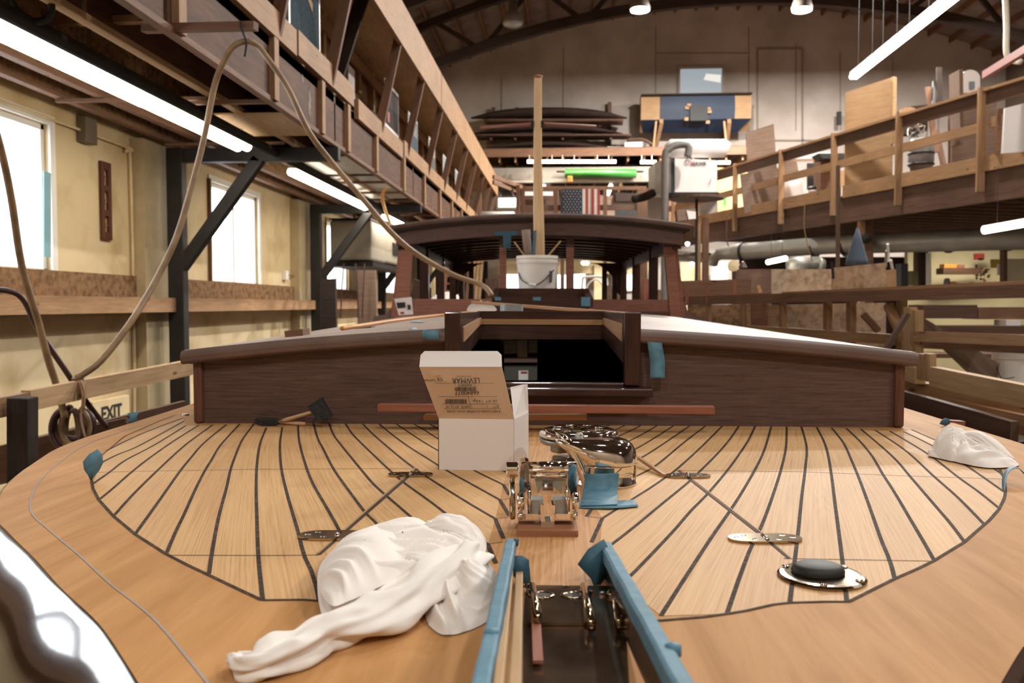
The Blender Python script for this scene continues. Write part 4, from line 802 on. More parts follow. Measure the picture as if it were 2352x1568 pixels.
# heavy rail beside the deck, right
rt = thing('right_rail', 'thick pine rail beside the deck on the right side', 'rail', P(2200, 900, 5))
MB().beam(P(2058, 845, 5.3), P(2114, 862, 4.9), .06, .1).build('rail_board', pinel, rt)
MB().beam(P(2146, 864, 4.6), P(2480, 935, 3.7), .06, .105).build('rail_board', pinel, rt)
MB().beam(P(2119, 812, 4.75), P(2119, 872, 4.75), .04, .06, FH).build('cleat', pine, rt); MB().beam(P(2137, 812, 4.7), P(2137, 875, 4.7), .035, .06, FH).build('cleat', pinel, rt)
MB().beam(P(2058, 885, 5.2), P(2420, 945, 4.1), .06, .09).build('lower_board', pine, rt)
MB().beam(P(2058, 905, 5.3), P(2420, 990, 4.0), .06, .1).build('lower_board', pine, rt)
MB().beam(P(2070, 920, 5.0), P(2330, 1000, 3.9), .04, .13).build('dark_board', plyb, rt)
MB().beam(P(2068, 830, 5.3), P(2068, 960, 5.3), .09, .06, FH).build('post', pined, rt); MB().beam(P(2088, 860, 5.5), P(2088, 1200, 5.5), .1, .06, FH).build('post', pine, rt)
tag(MB().beam(P(2190, 1040, 5), P(2420, 1010, 4.6), .3, .04).build('staging_plank', darkw), 'dark staging plank below the right rail', 'plank')
# ---- staging rail, left ----
lt = thing('left_rail', 'pine rail on a dark post beside the deck on the left side', 'rail', P(200, 930, 4))
MB().beam(P(-120, 958, 3.4), P(64, 922, 3.75), .045, .085).build('rail_board', pine, lt)
MB().beam(P(60, 920, 3.74), P(436, 843, 5.25), .045, .092).build('rail_board', pinel, lt)
MB().beam(P(52, 912, 3.62), P(52, 1400, 3.62), .09, .09, FH).build('post', darkw, lt, bevel=.006)
MB().beam(P(-60, 1062, 4.6), P(425, 938, 5.8), .04, .11).build('lower_board', plyb, lt)
MB().beam(P(-100, 1090, 4.4), P(300, 1000, 4.6), .04, .2).build('lower_board', plyd, lt)
tw = thing('twine', 'tan twine knotted around the left pine rail', 'twine', P(180, 920, 4.1))
m = MB()
for k in range(3): m.tube(smooth_path([P(166 + 6 * k, 872, 4.12), P(172 + 6 * k, 864, 4.2), P(180 + 6 * k, 872, 4.1), P(182 + 6 * k, 905, 4.08), P(176 + 6 * k, 908, 4.14)], 5), .006, 6)
m.build('knot', hosem, tw, smooth=True)
MB().tube(smooth_path([P(183, 875, 4.08), P(190, 915, 4.05), P(186, 960, 4.05), P(196, 1005, 4.05)], 5), .005, 6).build('tail', plyl, tw, smooth=True); MB().tube(smooth_path([P(188, 875, 4.08), P(194, 900, 4.05), P(193, 940, 4.05)], 5), .005, 6).build('tail', plyl, tw, smooth=True)
# air hoses
hz = tag(MB().tube(smooth_path([P(175, 868, 4.1), P(230, 830, 4.15), P(300, 740, 4.3), P(360, 640, 4.5), P(405, 545, 4.6), P(437, 440, 4.7), P(468, 320, 4.8), P(492, 200, 4.85), P(510, 150, 4.85), P(535, 108, 4.85), P(565, 95, 4.87), P(590, 104, 4.9), P(612, 130, 4.9), P(660, 200, 4.95), P(708, 300, 5), P(760, 370, 5.1), P(840, 465, 5.15), P(900, 535, 5.2), P(960, 585, 5.3), P(1040, 630, 5.35), P(1090, 648, 5.4), P(1115, 660, 5.35), P(1130, 679, 5.3)], 6), .0165, 10).build('air_hose', hosem, smooth=True), 'tan air hose arching from the left rail over to the cabin roof', 'hose')
tag(MB().tube(smooth_path([P(-30, 240, 3.6), P(0, 335, 3.7), P(25, 450, 3.8), P(50, 610, 3.9), P(88, 740, 4.0), P(112, 830, 4.05), P(130, 885, 4.1), P(150, 960, 4.1)], 6), .017, 10).build('air_hose', hosem, smooth=True), 'tan hose falling along the left edge past the window', 'hose')
tag(MB().tube(smooth_path([P(-40, 665, 3.9), P(20, 668, 3.95), P(55, 690, 4), P(90, 760, 4.05), P(150, 850, 4.15), P(200, 925, 4.3), P(245, 980, 4.4)], 6), .014, 10).build('air_hose', hosed, smooth=True), 'dark red hose curving down from the left edge behind the rail', 'hose')
t = thing('hose_coil', 'coiled hoses hanging below the left pine rail', 'hose', P(160, 1000, 4.2))
for k, (x0, x1, y1) in enumerate(((118, 190, 1010), (140, 205, 1000), (125, 215, 985), (150, 180, 1020))):
    R = [P(160, 935, 4.2)] + [P((x0 + x1) / 2 + (x1 - x0) / 2 * math.cos(a0), (960 + y1) / 2 - (y1 - 915) / 2 * math.sin(a0), 4.2 + .02 * k) for a0 in [math.pi * .6 + j * math.pi * 1.8 / 12 for j in range(13)]]
    MB().tube(smooth_path(R, 3), .015, 8).build('loop', (hosed, hosem)[k % 2], t, smooth=True)
tag(MB().tube(smooth_path([P(553, 50, 4.85), P(553, 62, 4.83), P(560, 80, 4.84), P(566, 98, 4.85), P(562, 130, 4.85)], 5), .006, 6).build('cable_tie', blackr, smooth=True), 'black tie hanging the hose from the wooden strip', 'tie')
tag(MB().tube(smooth_path([P(20, -10, 4.6), P(40, 25, 4.6), P(75, 48, 4.6), P(105, 45, 4.6), P(118, 20, 4.6), P(115, -10, 4.6)], 5), .02, 8).build('black_hose', blackr, smooth=True), 'black hose loop at the top left corner', 'hose')
tag(MB().tube(smooth_path([P(888, 430, 9.5), P(878, 450, 9.5), P(884, 480, 9.5), P(893, 505, 9.2), P(905, 540, 9), P(915, 560, 8.8)], 5), .018, 8).build('extension_cord', orange, smooth=True), 'yellow cord hanging beside the third tube light', 'cord')
# ======================= THE BOAT =======================
boat = thing('boat', 'large wooden motor boat under construction with teak foredeck, cabin and wheelhouse', 'boat', (0.1, 3, 0.3))
def L1(x, y): return PZ(200 + x / 3.484, 950 + y / 3.484)
def L2(x, y): return PZ(650 + x / 3.485, 950 + y / 3.485)
def R1(x, y): return PZ(1300 + x / 3.136, 950 + y / 3.136)
def R2(x, y): return PZ(1800 + x / 3.136, 950 + y / 3.136)
# deck outline: half width at distance
HW = [(.385, 0), (.40, .06), (.45, .14), (.52, .215), (.60, .283), (.72, .375), (.82, .455), (.92, .55), (1.03, .648), (1.14, .75), (1.25, .845), (1.4, .93), (1.54, .99), (1.7, 1.045), (1.84, 1.085), (2.0, 1.105), (2.3, 1.115), (2.7, 1.13), (3.5, 1.17), (5, 1.22), (7, 1.25), (10.5, 1.2)]
def half(y):
    for (a, b), (c, d) in zip(HW, HW[1:]):
        if a <= y <= c: return b + (d - b) * (y - a) / (c - a)
    return HW[-1][1]
def dense(H):
    o = []
    for i in range(len(H) - 1):
        n = 5
        p0, p1, p2, p3 = H[max(i - 1, 0)], H[i], H[i + 1], H[min(i + 2, len(H) - 1)]
        for k in range(n):
            t = k / n; o.append(tuple(.5 * (2 * p1[j] + (p2[j] - p0[j]) * t + (2 * p0[j] - 5 * p1[j] + 4 * p2[j] - p3[j]) * t * t + (3 * p1[j] - p0[j] - 3 * p2[j] + p3[j]) * t ** 3) for j in (0, 1)))
    return o + [H[-1]]
HD = dense(HW)
outl = [(-h, y) for y, h in HD[::-1]] + [(h, y) for y, h in HD[1:]]
m = MB(); n_ = len(HD)
R = [[BF(-h, y, DZ), BF(h, y, DZ)] for y, h in HD]
vs = [p for r in R for p in r]; fs = []; uv = []
R_ = [[BF(s * .9, y, DZ) for s in (-1, 1)] for y, h in HD]
for i in range(n_ - 1):
    if HD[i][0] > 2.27:
        for s, k in ((-1, 0), (1, 1)):
            q = [vs[2 * i + k], R_[i][k], R_[i + 1][k], vs[2 * i + 2 + k]]; q = q if s < 0 else q[::-1]
            m.add(q, [[0, 1, 2, 3]], [[(p.y, p.x) for p in q]])
        continue
    f = [2 * i, 2 * i + 1, 2 * i + 3, 2 * i + 2]; fs.append(f)
    uv.append([((vs[j].y), vs[j].x) for j in f])
m.add(vs, fs, uv)
# margin boards: uv that runs round the bow
def band(inner, outer, z, name, mat, k=1):
    mb = MB(); 
    for i in range(len(inner) - 1): mb.add([inner[i], outer[i], outer[i + 1], inner[i + 1]], [[0, 1, 2, 3]], [[(i * .05, 0), (i * .05, .3), (i * .05 + .05, .3), (i * .05 + .05, 0)]])
    return mb
m.build('covering_board', margin, boat)
# rubbing rail and hull as swept sections
def sweep(prof):
    Rg = []
    for k, (x, y) in enumerate(outl):
        a = outl[max(k - 1, 0)]; b = outl[min(k + 1, len(outl) - 1)]; tx, ty = b[0] - a[0], b[1] - a[1]; l = math.hypot(tx, ty) or 1
        nx, ny = -ty / l, tx / l
        if k < len(outl) / 2: pass
        Rg.append([BF(x - nx * o * -1 if False else x + nx * o, y + ny * o, DZ + z) for o, z in prof])
    return Rg
# outward normal check: at the bow tip the outward direction is -y
sgn = 1
mid = len(outl) // 2; a = outl[mid - 1]; b = outl[mid + 1]; 
if (b[0] - a[0]) > 0: sgn = -1
def swp(prof, name, mat, sm=True):
    Rg = sweep([(sgn * o, z) for o, z in prof]); m = MB(); n = len(prof); l = 0
    for i in range(len(Rg) - 1):
        e = (Rg[i + 1][0] - Rg[i][0]).length; q = 0
        for j in range(n - 1):
            dq = (Rg[i][j + 1] - Rg[i][j]).length
            m.add([Rg[i][j], Rg[i][j + 1], Rg[i + 1][j + 1], Rg[i + 1][j]], [[0, 1, 2, 3]], [[(l, q), (l, q + dq), (l + e, q + dq), (l + e, q)]]); q += dq
        l += e
    o = m.build(name, mat, boat, smooth=sm); return o
def weld(o, d=.0001):
    md = o.modifiers.new('weld', 'WELD'); md.merge_threshold = d
weld(swp([(0, 0), (.004, -.002), (.012, -.009), (.028, -.025), (.045, -.045), (.06, -.066), (.072, -.09), (.08, -.12), (.084, -.15), (.082, -.175), (.075, -.19), (.05, -.2)], 'rubbing_rail', railv))
weld(swp([(.06, -.19), (.05, -.25), (0, -.5), (-.13, -.95), (-.26, -1.5), (-.5, -1.95)], 'hull', wood('hull_mahogany', '402820', '2c1c17', 1, 10, .5)))
# pencil line round the margin
m = MB()
def ribbon(m, pts, wd, dz, ends=True):
    pts = [V(p) for p in pts]; L_ = []; Rr = []
    for i, p in enumerate(pts):
        t = (pts[min(i + 1, len(pts) - 1)] - pts[max(i - 1, 0)]); t.z = 0; t.normalize(); s = V((-t.y, t.x, 0)) * wd / 2
        L_.append(p + s + V((0, 0, dz))); Rr.append(p - s + V((0, 0, dz)))
    for i in range(len(pts) - 1): m.add([Rr[i], Rr[i + 1], L_[i + 1], L_[i]], [[0, 1, 2, 3]], [[(i * .1, 0), (i * .1 + .1, 0), (i * .1 + .1, .005), (i * .1, .005)]])
ribbon(m, [BF(-(h - .045), y + .02, DZ) for y, h in HD if .55 < y < 2.2], .0022, .0006); m.build('pencil_line', plain('chalk_line', '9c9a98', .8), boat)
SL = [
 [L1(770, 35), L1(440, 160), L1(155, 297)],
 [L1(775, 60), L1(420, 255), L1(250, 325), L1(110, 395)],
 [L1(790, 97), L1(540, 250), L1(310, 372), L1(185, 465), L1(48, 562)],
 [L1(895, 93), L1(700, 215), L1(500, 355), L1(360, 465), L1(200, 605), L1(95, 690)],
 [L1(1005, 90), L1(800, 240), L1(590, 430), L1(380, 635), L1(212, 820)],
 [L1(1115, 87), L1(935, 235), L1(830, 355), L1(745, 460), L1(575, 700), L1(385, 965)],
 [L1(1222, 82), L1(1070, 250), L1(1000, 365), L1(942, 458), L1(870, 600), L1(780, 800), L1(710, 945), L1(635, 1120)],
 [L1(1338, 80), L1(1245, 205), L1(1190, 330), L1(1148, 450), L1(1115, 600), L1(1060, 800), L1(1010, 1050), L1(975, 1285)],
 [L1(1435, 112), L1(1385, 240), L1(1360, 400), L1(1353, 600), L1(1358, 800), L1(1370, 1130), L1(1405, 1490)],
 [L1(1562, 110), L1(1543, 250), L1(1555, 440), L1(1600, 640), L1(1640, 780), L1(1690, 950), L1(1735, 1130), L2(240, 1290), L2(290, 1495)],
 [L2(120, 70), L2(130, 220), L2(190, 440), L2(250, 580), L2(330, 720), L2(455, 945), L2(600, 1270), L2(670, 1495)],
 [L2(243, 70), L2(275, 190), L2(320, 280), L2(400, 435), L2(500, 580), L2(660, 795), L2(760, 895), L2(1080, 1330), L2(1150, 1500)],
 [L2(365, 65), L2(400, 160), L2(460, 245), L2(615, 435), L2(720, 560), L2(830, 660), L2(975, 785), L2(1330, 1100), L2(1560, 1350)],
 [L2(487, 60), L2(545, 150), L2(610, 220), L2(750, 355), L2(840, 440), L2(958, 545), L2(1200, 720), L2(1385, 865), L2(1640, 1045)],
 [L2(615, 58), L2(710, 155), L2(830, 260), L2(950, 360), L2(1090, 465), L2(1250, 570), L2(1500, 725), L2(1700, 842)],
 [L2(740, 57), L2(870, 165), L2(1000, 260), L2(1150, 355), L2(1310, 455), L2(1500, 560), L2(1735, 690)],
 [L2(865, 55), L2(1000, 145), L2(1130, 230), L2(1330, 345), L2(1530, 455), L2(1765, 570)],
 [L2(1000, 57), L2(1130, 130), L2(1240, 200), L2(1450, 310), L2(1790, 470)],
 [L2(1120, 53), L2(1240, 120), L2(1450, 220), L2(1810, 380)],
]
SR = [
 [R2(920, 115), R2(1200, 240), R2(1500, 390), R2(1580, 445)],
 [R2(865, 130), R2(1060, 225), R2(1300, 365), R2(1590, 565)],
 [R2(765, 126), R2(1030, 285), R2(1260, 460), R2(1400, 560), R2(1550, 680)],
 [R2(660, 120), R2(870, 260), R2(1080, 450), R2(1250, 600), R2(1445, 798)],
 [R2(557, 112), R2(720, 250), R2(820, 345), R2(900, 440), R2(1080, 650), R2(1200, 790), R2(1300, 922)],
 [R2(452, 106), R2(550, 200), R2(640, 310), R2(710, 430), R2(800, 570), R2(900, 740), R2(1000, 910), R2(1083, 1055)],
 [R2(345, 102), R2(430, 210), R2(490, 340), R2(540, 460), R2(600, 620), R2(660, 790), R2(710, 930), R2(765, 1060), R2(800, 1190)],
 [R2(238, 98), R2(290, 200), R2(320, 300), R2(345, 450), R2(370, 650), R2(400, 880), R2(425, 1080), R2(455, 1355)],
 [R2(128, 95), R2(165, 240), R2(155, 400), R2(130, 600), R2(105, 850), R2(80, 1060), R2(45, 1362)],
 [R1(1590, 92), R1(1585, 240), R1(1550, 400), R1(1500, 560), R1(1440, 730), R1(1390, 850), R1(1330, 970), R1(1250, 1180), R1(1160, 1442)],
 [R1(1480, 85), R1(1440, 230), R1(1390, 350), R1(1290, 530), R1(1185, 695), R1(1050, 890), R1(880, 1150), R1(685, 1455)],
 [R1(1367, 82), R1(1320, 180), R1(1270, 260), R1(1170, 400), R1(1020, 578), R1(900, 700), R1(780, 840), R1(500, 1135), R1(400, 1230)],
 [R1(1253, 78), R1(1180, 185), R1(1090, 290), R1(960, 420), R1(870, 505), R1(680, 660), R1(500, 810), R1(360, 920), R1(240, 1010)],
 [R1(1140, 75), R1(990, 225), R1(810, 390), R1(710, 465), R1(600, 540), R1(480, 615), R1(262, 755)],
 [R1(1028, 72), R1(860, 200), R1(640, 380), R1(500, 455), R1(190, 650)],
 [R1(918, 70), R1(720, 205), R1(530, 325), R1(180, 500)],
 [R1(805, 68), R1(510, 250), R1(160, 400)],
 [R1(692, 65), R1(490, 180), R1(130, 330)],
 [R1(580, 62), R1(430, 140), R1(100, 270)],
 [R1(465, 60), R1(380, 105), R1(80, 210)],
 [R1(350, 58), R1(300, 90), R1(40, 160)],
]
def resample(pts, n):
    pts = smooth_path(pts, 8); L_ = [0]
    for a, b in zip(pts, pts[1:]): L_.append(L_[-1] + (b - a).length)
    out = []; j = 0
    for k in range(n):
        s = L_[-1] * k / (n - 1)
        while j < len(pts) - 2 and L_[j + 1] < s: j += 1
        f = (s - L_[j]) / max(L_[j + 1] - L_[j], 1e-9); out.append(pts[j].lerp(pts[j + 1], min(max(f, 0), 1)))
    return out
mpl = MB(); msm = MB(); NS = 26
for S in (SL, SR):
    RS = [resample(s, NS) for s in S]
    for a, b in zip(RS, RS[1:]):
        ru = random.random() * 40; rv = random.random() * 40; l = 0
        for i in range(NS - 1):
            e = (a[i + 1] - a[i]).length; up = V((0, 0, .0003))
            q = [a[i] + up, b[i] + up, b[i + 1] + up, a[i + 1] + up]; wv = (b[i] - a[i]).length; wv2 = (b[i + 1] - a[i + 1]).length
            uvq = [(l + ru, rv), (l + ru, rv + wv), (l + e + ru, rv + wv2), (l + e + ru, rv)]
            if S is SR: q = q[::-1]; uvq = uvq[::-1]
            mpl.add(q, [[3, 2, 1, 0]], [uvq[::-1]]); l += e
    for s in RS: ribbon(msm, s, .0052, .0007)
mpl.build('deck_planking', teak, boat)
# king plank with joggled edges
kp = [L2(1120, 53), L2(1810, 380), L2(1770, 570), L2(1812, 660), L2(1812, 682), L2(1735, 690), L2(1812, 815), L2(1815, 828), L2(1700, 842), L2(1765, 1000), L2(1755, 1030), L2(1640, 1045), L2(1705, 1200), PZ(1152, 1330), PZ(1137, 1423), PZ(1440, 1426), PZ(1425, 1350), PZ(1358, 1245), R1(262, 755), R1(150, 740), R1(190, 650), R1(40, 160)]
MB().add([p + V((0, 0, .0002)) for p in kp], [list(range(len(kp)))], [[(p.y, p.x) for p in kp]]).build('king_plank', kingw, boat)
for q in ((L2(1765, 570), L2(1812, 650)), (L2(1735, 690), L2(1812, 815)), (L2(1700, 842), L2(1765, 1000)), (L2(1640, 1045), L2(1705, 1200)), (R1(262, 755), R1(185, 925)), (R1(200, 668), R1(148, 740))): ribbon(msm, q, .0058, .0008)
mgL = [L1(700, 15), L1(600, 50), L1(440, 120), L1(300, 180), L1(165, 295), L1(100, 345), L1(52, 440), L1(38, 540), L1(48, 600), L1(95, 690), L1(212, 820), L1(385, 965), L1(510, 1045), L1(635, 1125), L1(800, 1210), L1(980, 1295), L1(1200, 1400), L1(1400, 1493)]
ribbon(msm, mgL[7:], .0046, .0008); ribbon(msm, mgL[:8], .0025, .0008)
ribbon(msm, [L1(1400, 1493), L1(1742, 1490), L2(290, 1500), PZ(900, 1395), PZ(1130, 1425)], .0046, .0008)
mgR = [R2(1555, 395), R2(1590, 475), R2(1598, 560), R2(1590, 610), R2(1550, 690), R2(1480, 770), R2(1445, 800), R2(1370, 865), R2(1300, 927), R2(1180, 1000), R2(1080, 1062), R2(960, 1120), R2(800, 1190), R2(640, 1270), R2(470, 1355), R2(300, 1355), R2(50, 1362), R1(1500, 1375), R1(1300, 1420), R1(1180, 1440), R1(1000, 1465), R1(700, 1490), PZ(1440, 1428)]
ribbon(msm, mgR, .0046, .0008)
msm.build('deck_seams', caulk, boat)
m = MB()
for q in ([L1(75, 470), L1(560, 460), L2(-200, 446), L2(1080, 440)], [L1(650, 1135), L2(0, 1137), L2(285, 1133)], [R1(810, 410), R1(1720, 420), R2(900, 450), R2(1595, 472)], [R1(1600, 1042), R2(0, 1045), R2(1080, 1064)]): ribbon(m, q, .0018, .0009)
for q in ([L2(1812, 682), L2(1735, 690)], [L2(1815, 828), L2(1700, 842)], [L2(1755, 1030), L2(1640, 1045)], [L2(1880, 560), L2(1765, 570)], [R1(262, 755), R1(148, 740)]): ribbon(m, q, .0016, .0009)
m.build('butt_joints', plain('gap_dark', '3a2718', .8), boat)['kind'] = 'stuff'
m = MB(); ribbon(m, [L2(1075, 443), L2(285, 1132)], .006, .0009); m.build('lid_gap', MATS['gap_dark'], boat)
m = MB(); ribbon(m, [R1(808, 410), R1(1385, 860), R1(1605, 1042)], .005, .0009); m.build('lid_gap', MATS['gap_dark'], boat)
m = MB(); ribbon(m, [L2(1060, 432), L2(275, 1122)], .0035, .0011); ribbon(m, [R1(822, 404), R1(1400, 852), R1(1615, 1038)], .002, .0011); m.build('lid_edge', pinel, boat)
# hinges on the locker lids
def hinge(px, py, L_, tiltx, lab, wd_=.02):
    c = PZ(px, py); ax = RH.copy(); ay = FH.copy(); ax = (ax + ay * tiltx).normalized(); ay = V((-ax.y, ax.x, 0)); m = MB(); pts = []
    W_ = wd_
    for t in range(24):
        a0 = t / 24 * 2 * math.pi; x = math.copysign(abs(math.cos(a0)) ** .55, math.cos(a0)) * L_ / 2; y = math.copysign(abs(math.sin(a0)) ** .9, math.sin(a0)) * W_; pts.append(c + ax * x + ay * y + V((0, 0, .0008)))
    h = m.ext(pts, (0, 0, .0032)).build('lid_hinge', brass, boat, bevel=.0008); h['label'] = lab
    for k in range(6):
        x = (-.38, -.27, -.16, .16, .27, .38)[k] * L_; y = (0, .5, -.5, -.5, .5, 0)[k] * wd_
        MB().lathe([(0, .0042), (.0035, .0044), (.0045, .004), (.0045, .003)], c + ax * x + ay * y, n=12).build('screw', chrome, h, smooth=True)
    MB().tube([c - ay * .011 + V((0, 0, .004)), c + ay * .011 + V((0, 0, .004))], .003, 8).build('knuckle', chrome, h, smooth=True)
hinge(943, 1092, .084, 0, 'small polished hinge left of the card box', .017); hinge(776, 1233, .108, 0, 'polished hinge by the large white rag', .022)
hinge(1580, 1095, .084, 0, 'small polished hinge right of the windlass', .018); hinge(1757, 1240, .1, 0, 'polished hinge on the right locker lid', .021)
# deck filler plate with a black pad
c = PZ(1887, 1327); fp = thing('deck_plate', 'oval polished metal deck plate with a black centre cap on the right foredeck', 'deck fitting', c)
MB().lathe([(0, .001), (.049, .001), (.05, .003), (.047, .005), (.042, .0055), (0, .0055)], c, n=40).build('flange', brass, fp, smooth=False, bevel=0)
MB().lathe([(0, .005), (.03, .005), (.031, .008), (.029, .013), (.024, .0155), (0, .016)], c + RH * -.003 + FH * .004, n=32, sx=1, sy=.8, fx=RH).build('cap', blackr, fp, smooth=True)
for a0 in (.6, 1.6, 2.5, 4.4, 5.6): MB().lathe([(0, .0075), (.004, .0072), (.005, .0055)], c + RH * .043 * math.cos(a0) + FH * .043 * math.sin(a0), n=12).build('screw', chrome, fp, smooth=True)
# ---------------- cabin trunk ----------------
def CA(x, y, z): return BF(x, y, z)
yf = 2.25; hwC = .93
def rz(x, y=2.3): 
    e = abs(x) / .95; f = min(1, max(0, (y - 2.25) / 4)); return -.056 + .022 * f - (.064 - .012 * f) * e ** 1.7
NH = .255   # half width of the notch with its posts
def wallface(x0, x1, zlo, ztop, y, th, name, mat, n=10):
    m = MB(); 
    for i in range(n):
        a = x0 + (x1 - x0) * i / n; b = x0 + (x1 - x0) * (i + 1) / n; za = ztop(a); zb = ztop(b)
        vs = [CA(a, y, zlo), CA(b, y, zlo), CA(b, y, zb), CA(a, y, za), CA(a, y + th, zlo), CA(b, y + th, zlo), CA(b, y + th, zb), CA(a, y + th, za)]
        m.add(vs, [[0, 1, 2, 3], [5, 4, 7, 6], [3, 2, 6, 7]], [[(a, zlo), (b, zlo), (b, zb), (a, za)]] * 3)
    return m.build(name, mat, boat)
top = lambda x: rz(x) - .03
wallface(-hwC, -NH + .02, DZ, top, yf, .02, 'cabin_front', mahog); wallface(NH - .02, hwC, DZ, top, yf, .02, 'cabin_front', mahog)
MB().add([CA(-NH + .02, yf, DZ), CA(NH - .02, yf, DZ), CA(NH - .02, yf, DZ + .098), CA(-NH + .02, yf, DZ + .098)], [[0, 1, 2, 3]], [[(-.2, 0), (.2, 0), (.2, .1), (-.2, .1)]]).build('front_apron', mahog, boat)
for s in (-1, 1):
    m = MB(); 
    m.ext([CA(s * hwC, yf, DZ), CA(s * (hwC + .06), 6.3, DZ), CA(s * (hwC + .06), 6.3, rz(.97, 6) - .03), CA(s * hwC, yf, rz(hwC) - .03)], RH * -s * .02); m.build('cabin_side', mahog, boat)
    MB().beam(CA(s * (hwC - .002), yf - .001, DZ), CA(s * (hwC - .002), yf - .001, top(hwC)), .026, .025, (0, 1, 0)).build('corner_post', wood('corner_mahogany', '76503f', '5c3c30', 2, 26, .5) if s < 0 else MATS['corner_mahogany'], boat, bevel=.008)
    MB().beam(CA(s * (NH - .02), yf - .012, -.21 if s > 0 else -.21), CA(s * (NH - .02), yf - .012, -.019), .042, .05, (0, 1, 0)).build('hatch_post', mahogv, boat, bevel=.003)
    MB().ext([CA(s * (NH - .04), yf + .02, -.022), CA(s * (NH - .06), 2.72, -.022), CA(s * (NH - .06), 2.72, -.105), CA(s * (NH - .04), yf + .02, -.155)], RH * s * .02).build('hatch_return', mahogv, boat)
m = MB().ext([CA(-NH + .05, 2.72, -.02), CA(NH - .05, 2.72, -.02), CA(NH - .05, 2.72, -.11), CA(-NH + .05, 2.72, -.11)], FH * .03); m.build('hatch_lintel', mahogv, boat)
MB().box(0, 0, 0, 0, 0, 0)
MB().ext([CA(-NH + .06, 2.715, -.045), CA(NH - .06, 2.715, -.047), CA(NH - .06, 2.715, -.064), CA(-NH + .06, 2.715, -.062)], FH * .004).build('lintel_stain', tanb, boat)
MB().ext([CA(NH - .041, yf + .04, -.05), CA(NH - .061, 2.7, -.04), CA(NH - .061, 2.7, -.06), CA(NH - .041, yf + .04, -.1)], RH * .003).build('lintel_stain', tanb, boat)
MB().ext([CA(-NH + .044, yf + .04, -.06), CA(-NH + .064, 2.7, -.04), CA(-NH + .064, 2.7, -.06), CA(-NH + .044, yf + .04, -.1)], RH * -.003).build('lintel_stain', tanb, boat)
MB().beam(CA(-NH + .02, yf - .03, -.226), CA(NH + .03, yf - .03, -.226), .07, .022).build('hatch_sill', mahogv, boat, bevel=.004)
MB().beam(CA(-NH + .06, yf - .004, -.211), CA(NH - .04, yf - .004, -.211), .03, .012).build('sill_lip', mahogv, boat, bevel=.003)
# roof with the notch
xs_ = [-.955, -.94, -.9] + [-.8 + .1 * i for i in range(6)] + [-NH, -.1, 0, .1, NH] + [.3 + .1 * i for i in range(6)] + [.9, .94, .955]
ysr = [yf - .02, 2.5, 2.75, 3.3, 4, 5, 6, 6.5]
m = MB()
for i in range(len(xs_) - 1):
    for j in range(len(ysr) - 1):
        xm = (xs_[i] + xs_[i + 1]) / 2
        if abs(xm) < NH and ysr[j + 1] <= 2.76: continue
        def q(x, y): 
            e = .012 if abs(x) > .95 else .003 if abs(x) > .935 else 0; k = 1 + .06 * (y - yf) / 4
            return CA(x * k if abs(x) > NH + .01 else x, y, rz(x, y) - e)
        m.add([q(xs_[i], ysr[j]), q(xs_[i + 1], ysr[j]), q(xs_[i + 1], ysr[j + 1]), q(xs_[i], ysr[j + 1])], [[0, 1, 2, 3]])
rf = m.build('cabin_roof', primer, boat, smooth=True); weld(rf)
for s in (-1, 1):
    R = []
    for i in range(14):
        x = s * (NH - .012 + (.955 - NH + .022) * i / 13); c = CA(x, yf - .022, rz(x) - .018)
        R.append([c + V((0, 0, z)) + FH * y for y, z in ((.03, .018), (-.002, .017), (-.012, .01), (-.014, 0), (-.012, -.014), (-.004, -.02), (.03, -.02))])
    MB().rings(R).build('roof_trim', lipm, boat, smooth=False, bevel=.003)
    R = []
    for i in range(10):
        y = yf - .02 + 4.1 * i / 9; c = CA(s * .957 * (1 + .06 * (y - yf) / 4), y, rz(.957, y) - .018)
        R.append([c + V((0, 0, z)) + RH * s * x for x, z in ((-.03, .015), (.006, .012), (.014, 0), (.01, -.018), (-.03, -.02))])
    MB().rings(R).build('roof_trim', lipm, boat)
# inside: dark floor and bulkhead with an opening
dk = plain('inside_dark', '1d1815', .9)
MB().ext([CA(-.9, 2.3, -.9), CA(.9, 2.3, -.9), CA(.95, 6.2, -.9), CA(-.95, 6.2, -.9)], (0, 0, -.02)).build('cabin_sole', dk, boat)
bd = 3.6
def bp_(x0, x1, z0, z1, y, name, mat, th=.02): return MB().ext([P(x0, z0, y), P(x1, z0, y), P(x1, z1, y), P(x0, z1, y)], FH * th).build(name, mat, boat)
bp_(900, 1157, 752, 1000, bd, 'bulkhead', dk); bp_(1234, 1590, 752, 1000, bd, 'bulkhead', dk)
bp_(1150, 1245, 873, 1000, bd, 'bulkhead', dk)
bp_(1150, 1245, 772, 781, bd + .01, 'door_head', mahogv); bp_(1150, 1158, 775, 880, bd - .01, 'door_jamb', mahogv)
gl = thing('cabin_locker', 'pale grey-green locker front with a small notice, seen through the cabin hatch', 'cabinet', P(1195, 880, 4.6))
MB().ext([P(1130, 828, 4.6), P(1280, 828, 4.6), P(1280, 960, 4.6), P(1130, 960, 4.6)], FH * .3).build('front', plain('sage', '55524a', .8), gl)
MB().ext([P(1130, 824, 4.55), P(1280, 824, 4.55), P(1280, 832, 4.55), P(1130, 832, 4.55)], FH * .1).build('counter', plyb, gl)
MB().ext([P(1191, 851, 4.59), P(1213, 851, 4.59), P(1213, 876, 4.59), P(1191, 876, 4.59)], FH * .005).build('notice', white, gl)
MB().ext([P(1196, 853, 4.585), P(1211, 853, 4.585), P(1211, 857, 4.585), P(1196, 857, 4.585)], FH * .005).build('notice_heading', MATS['red_paint'], gl)
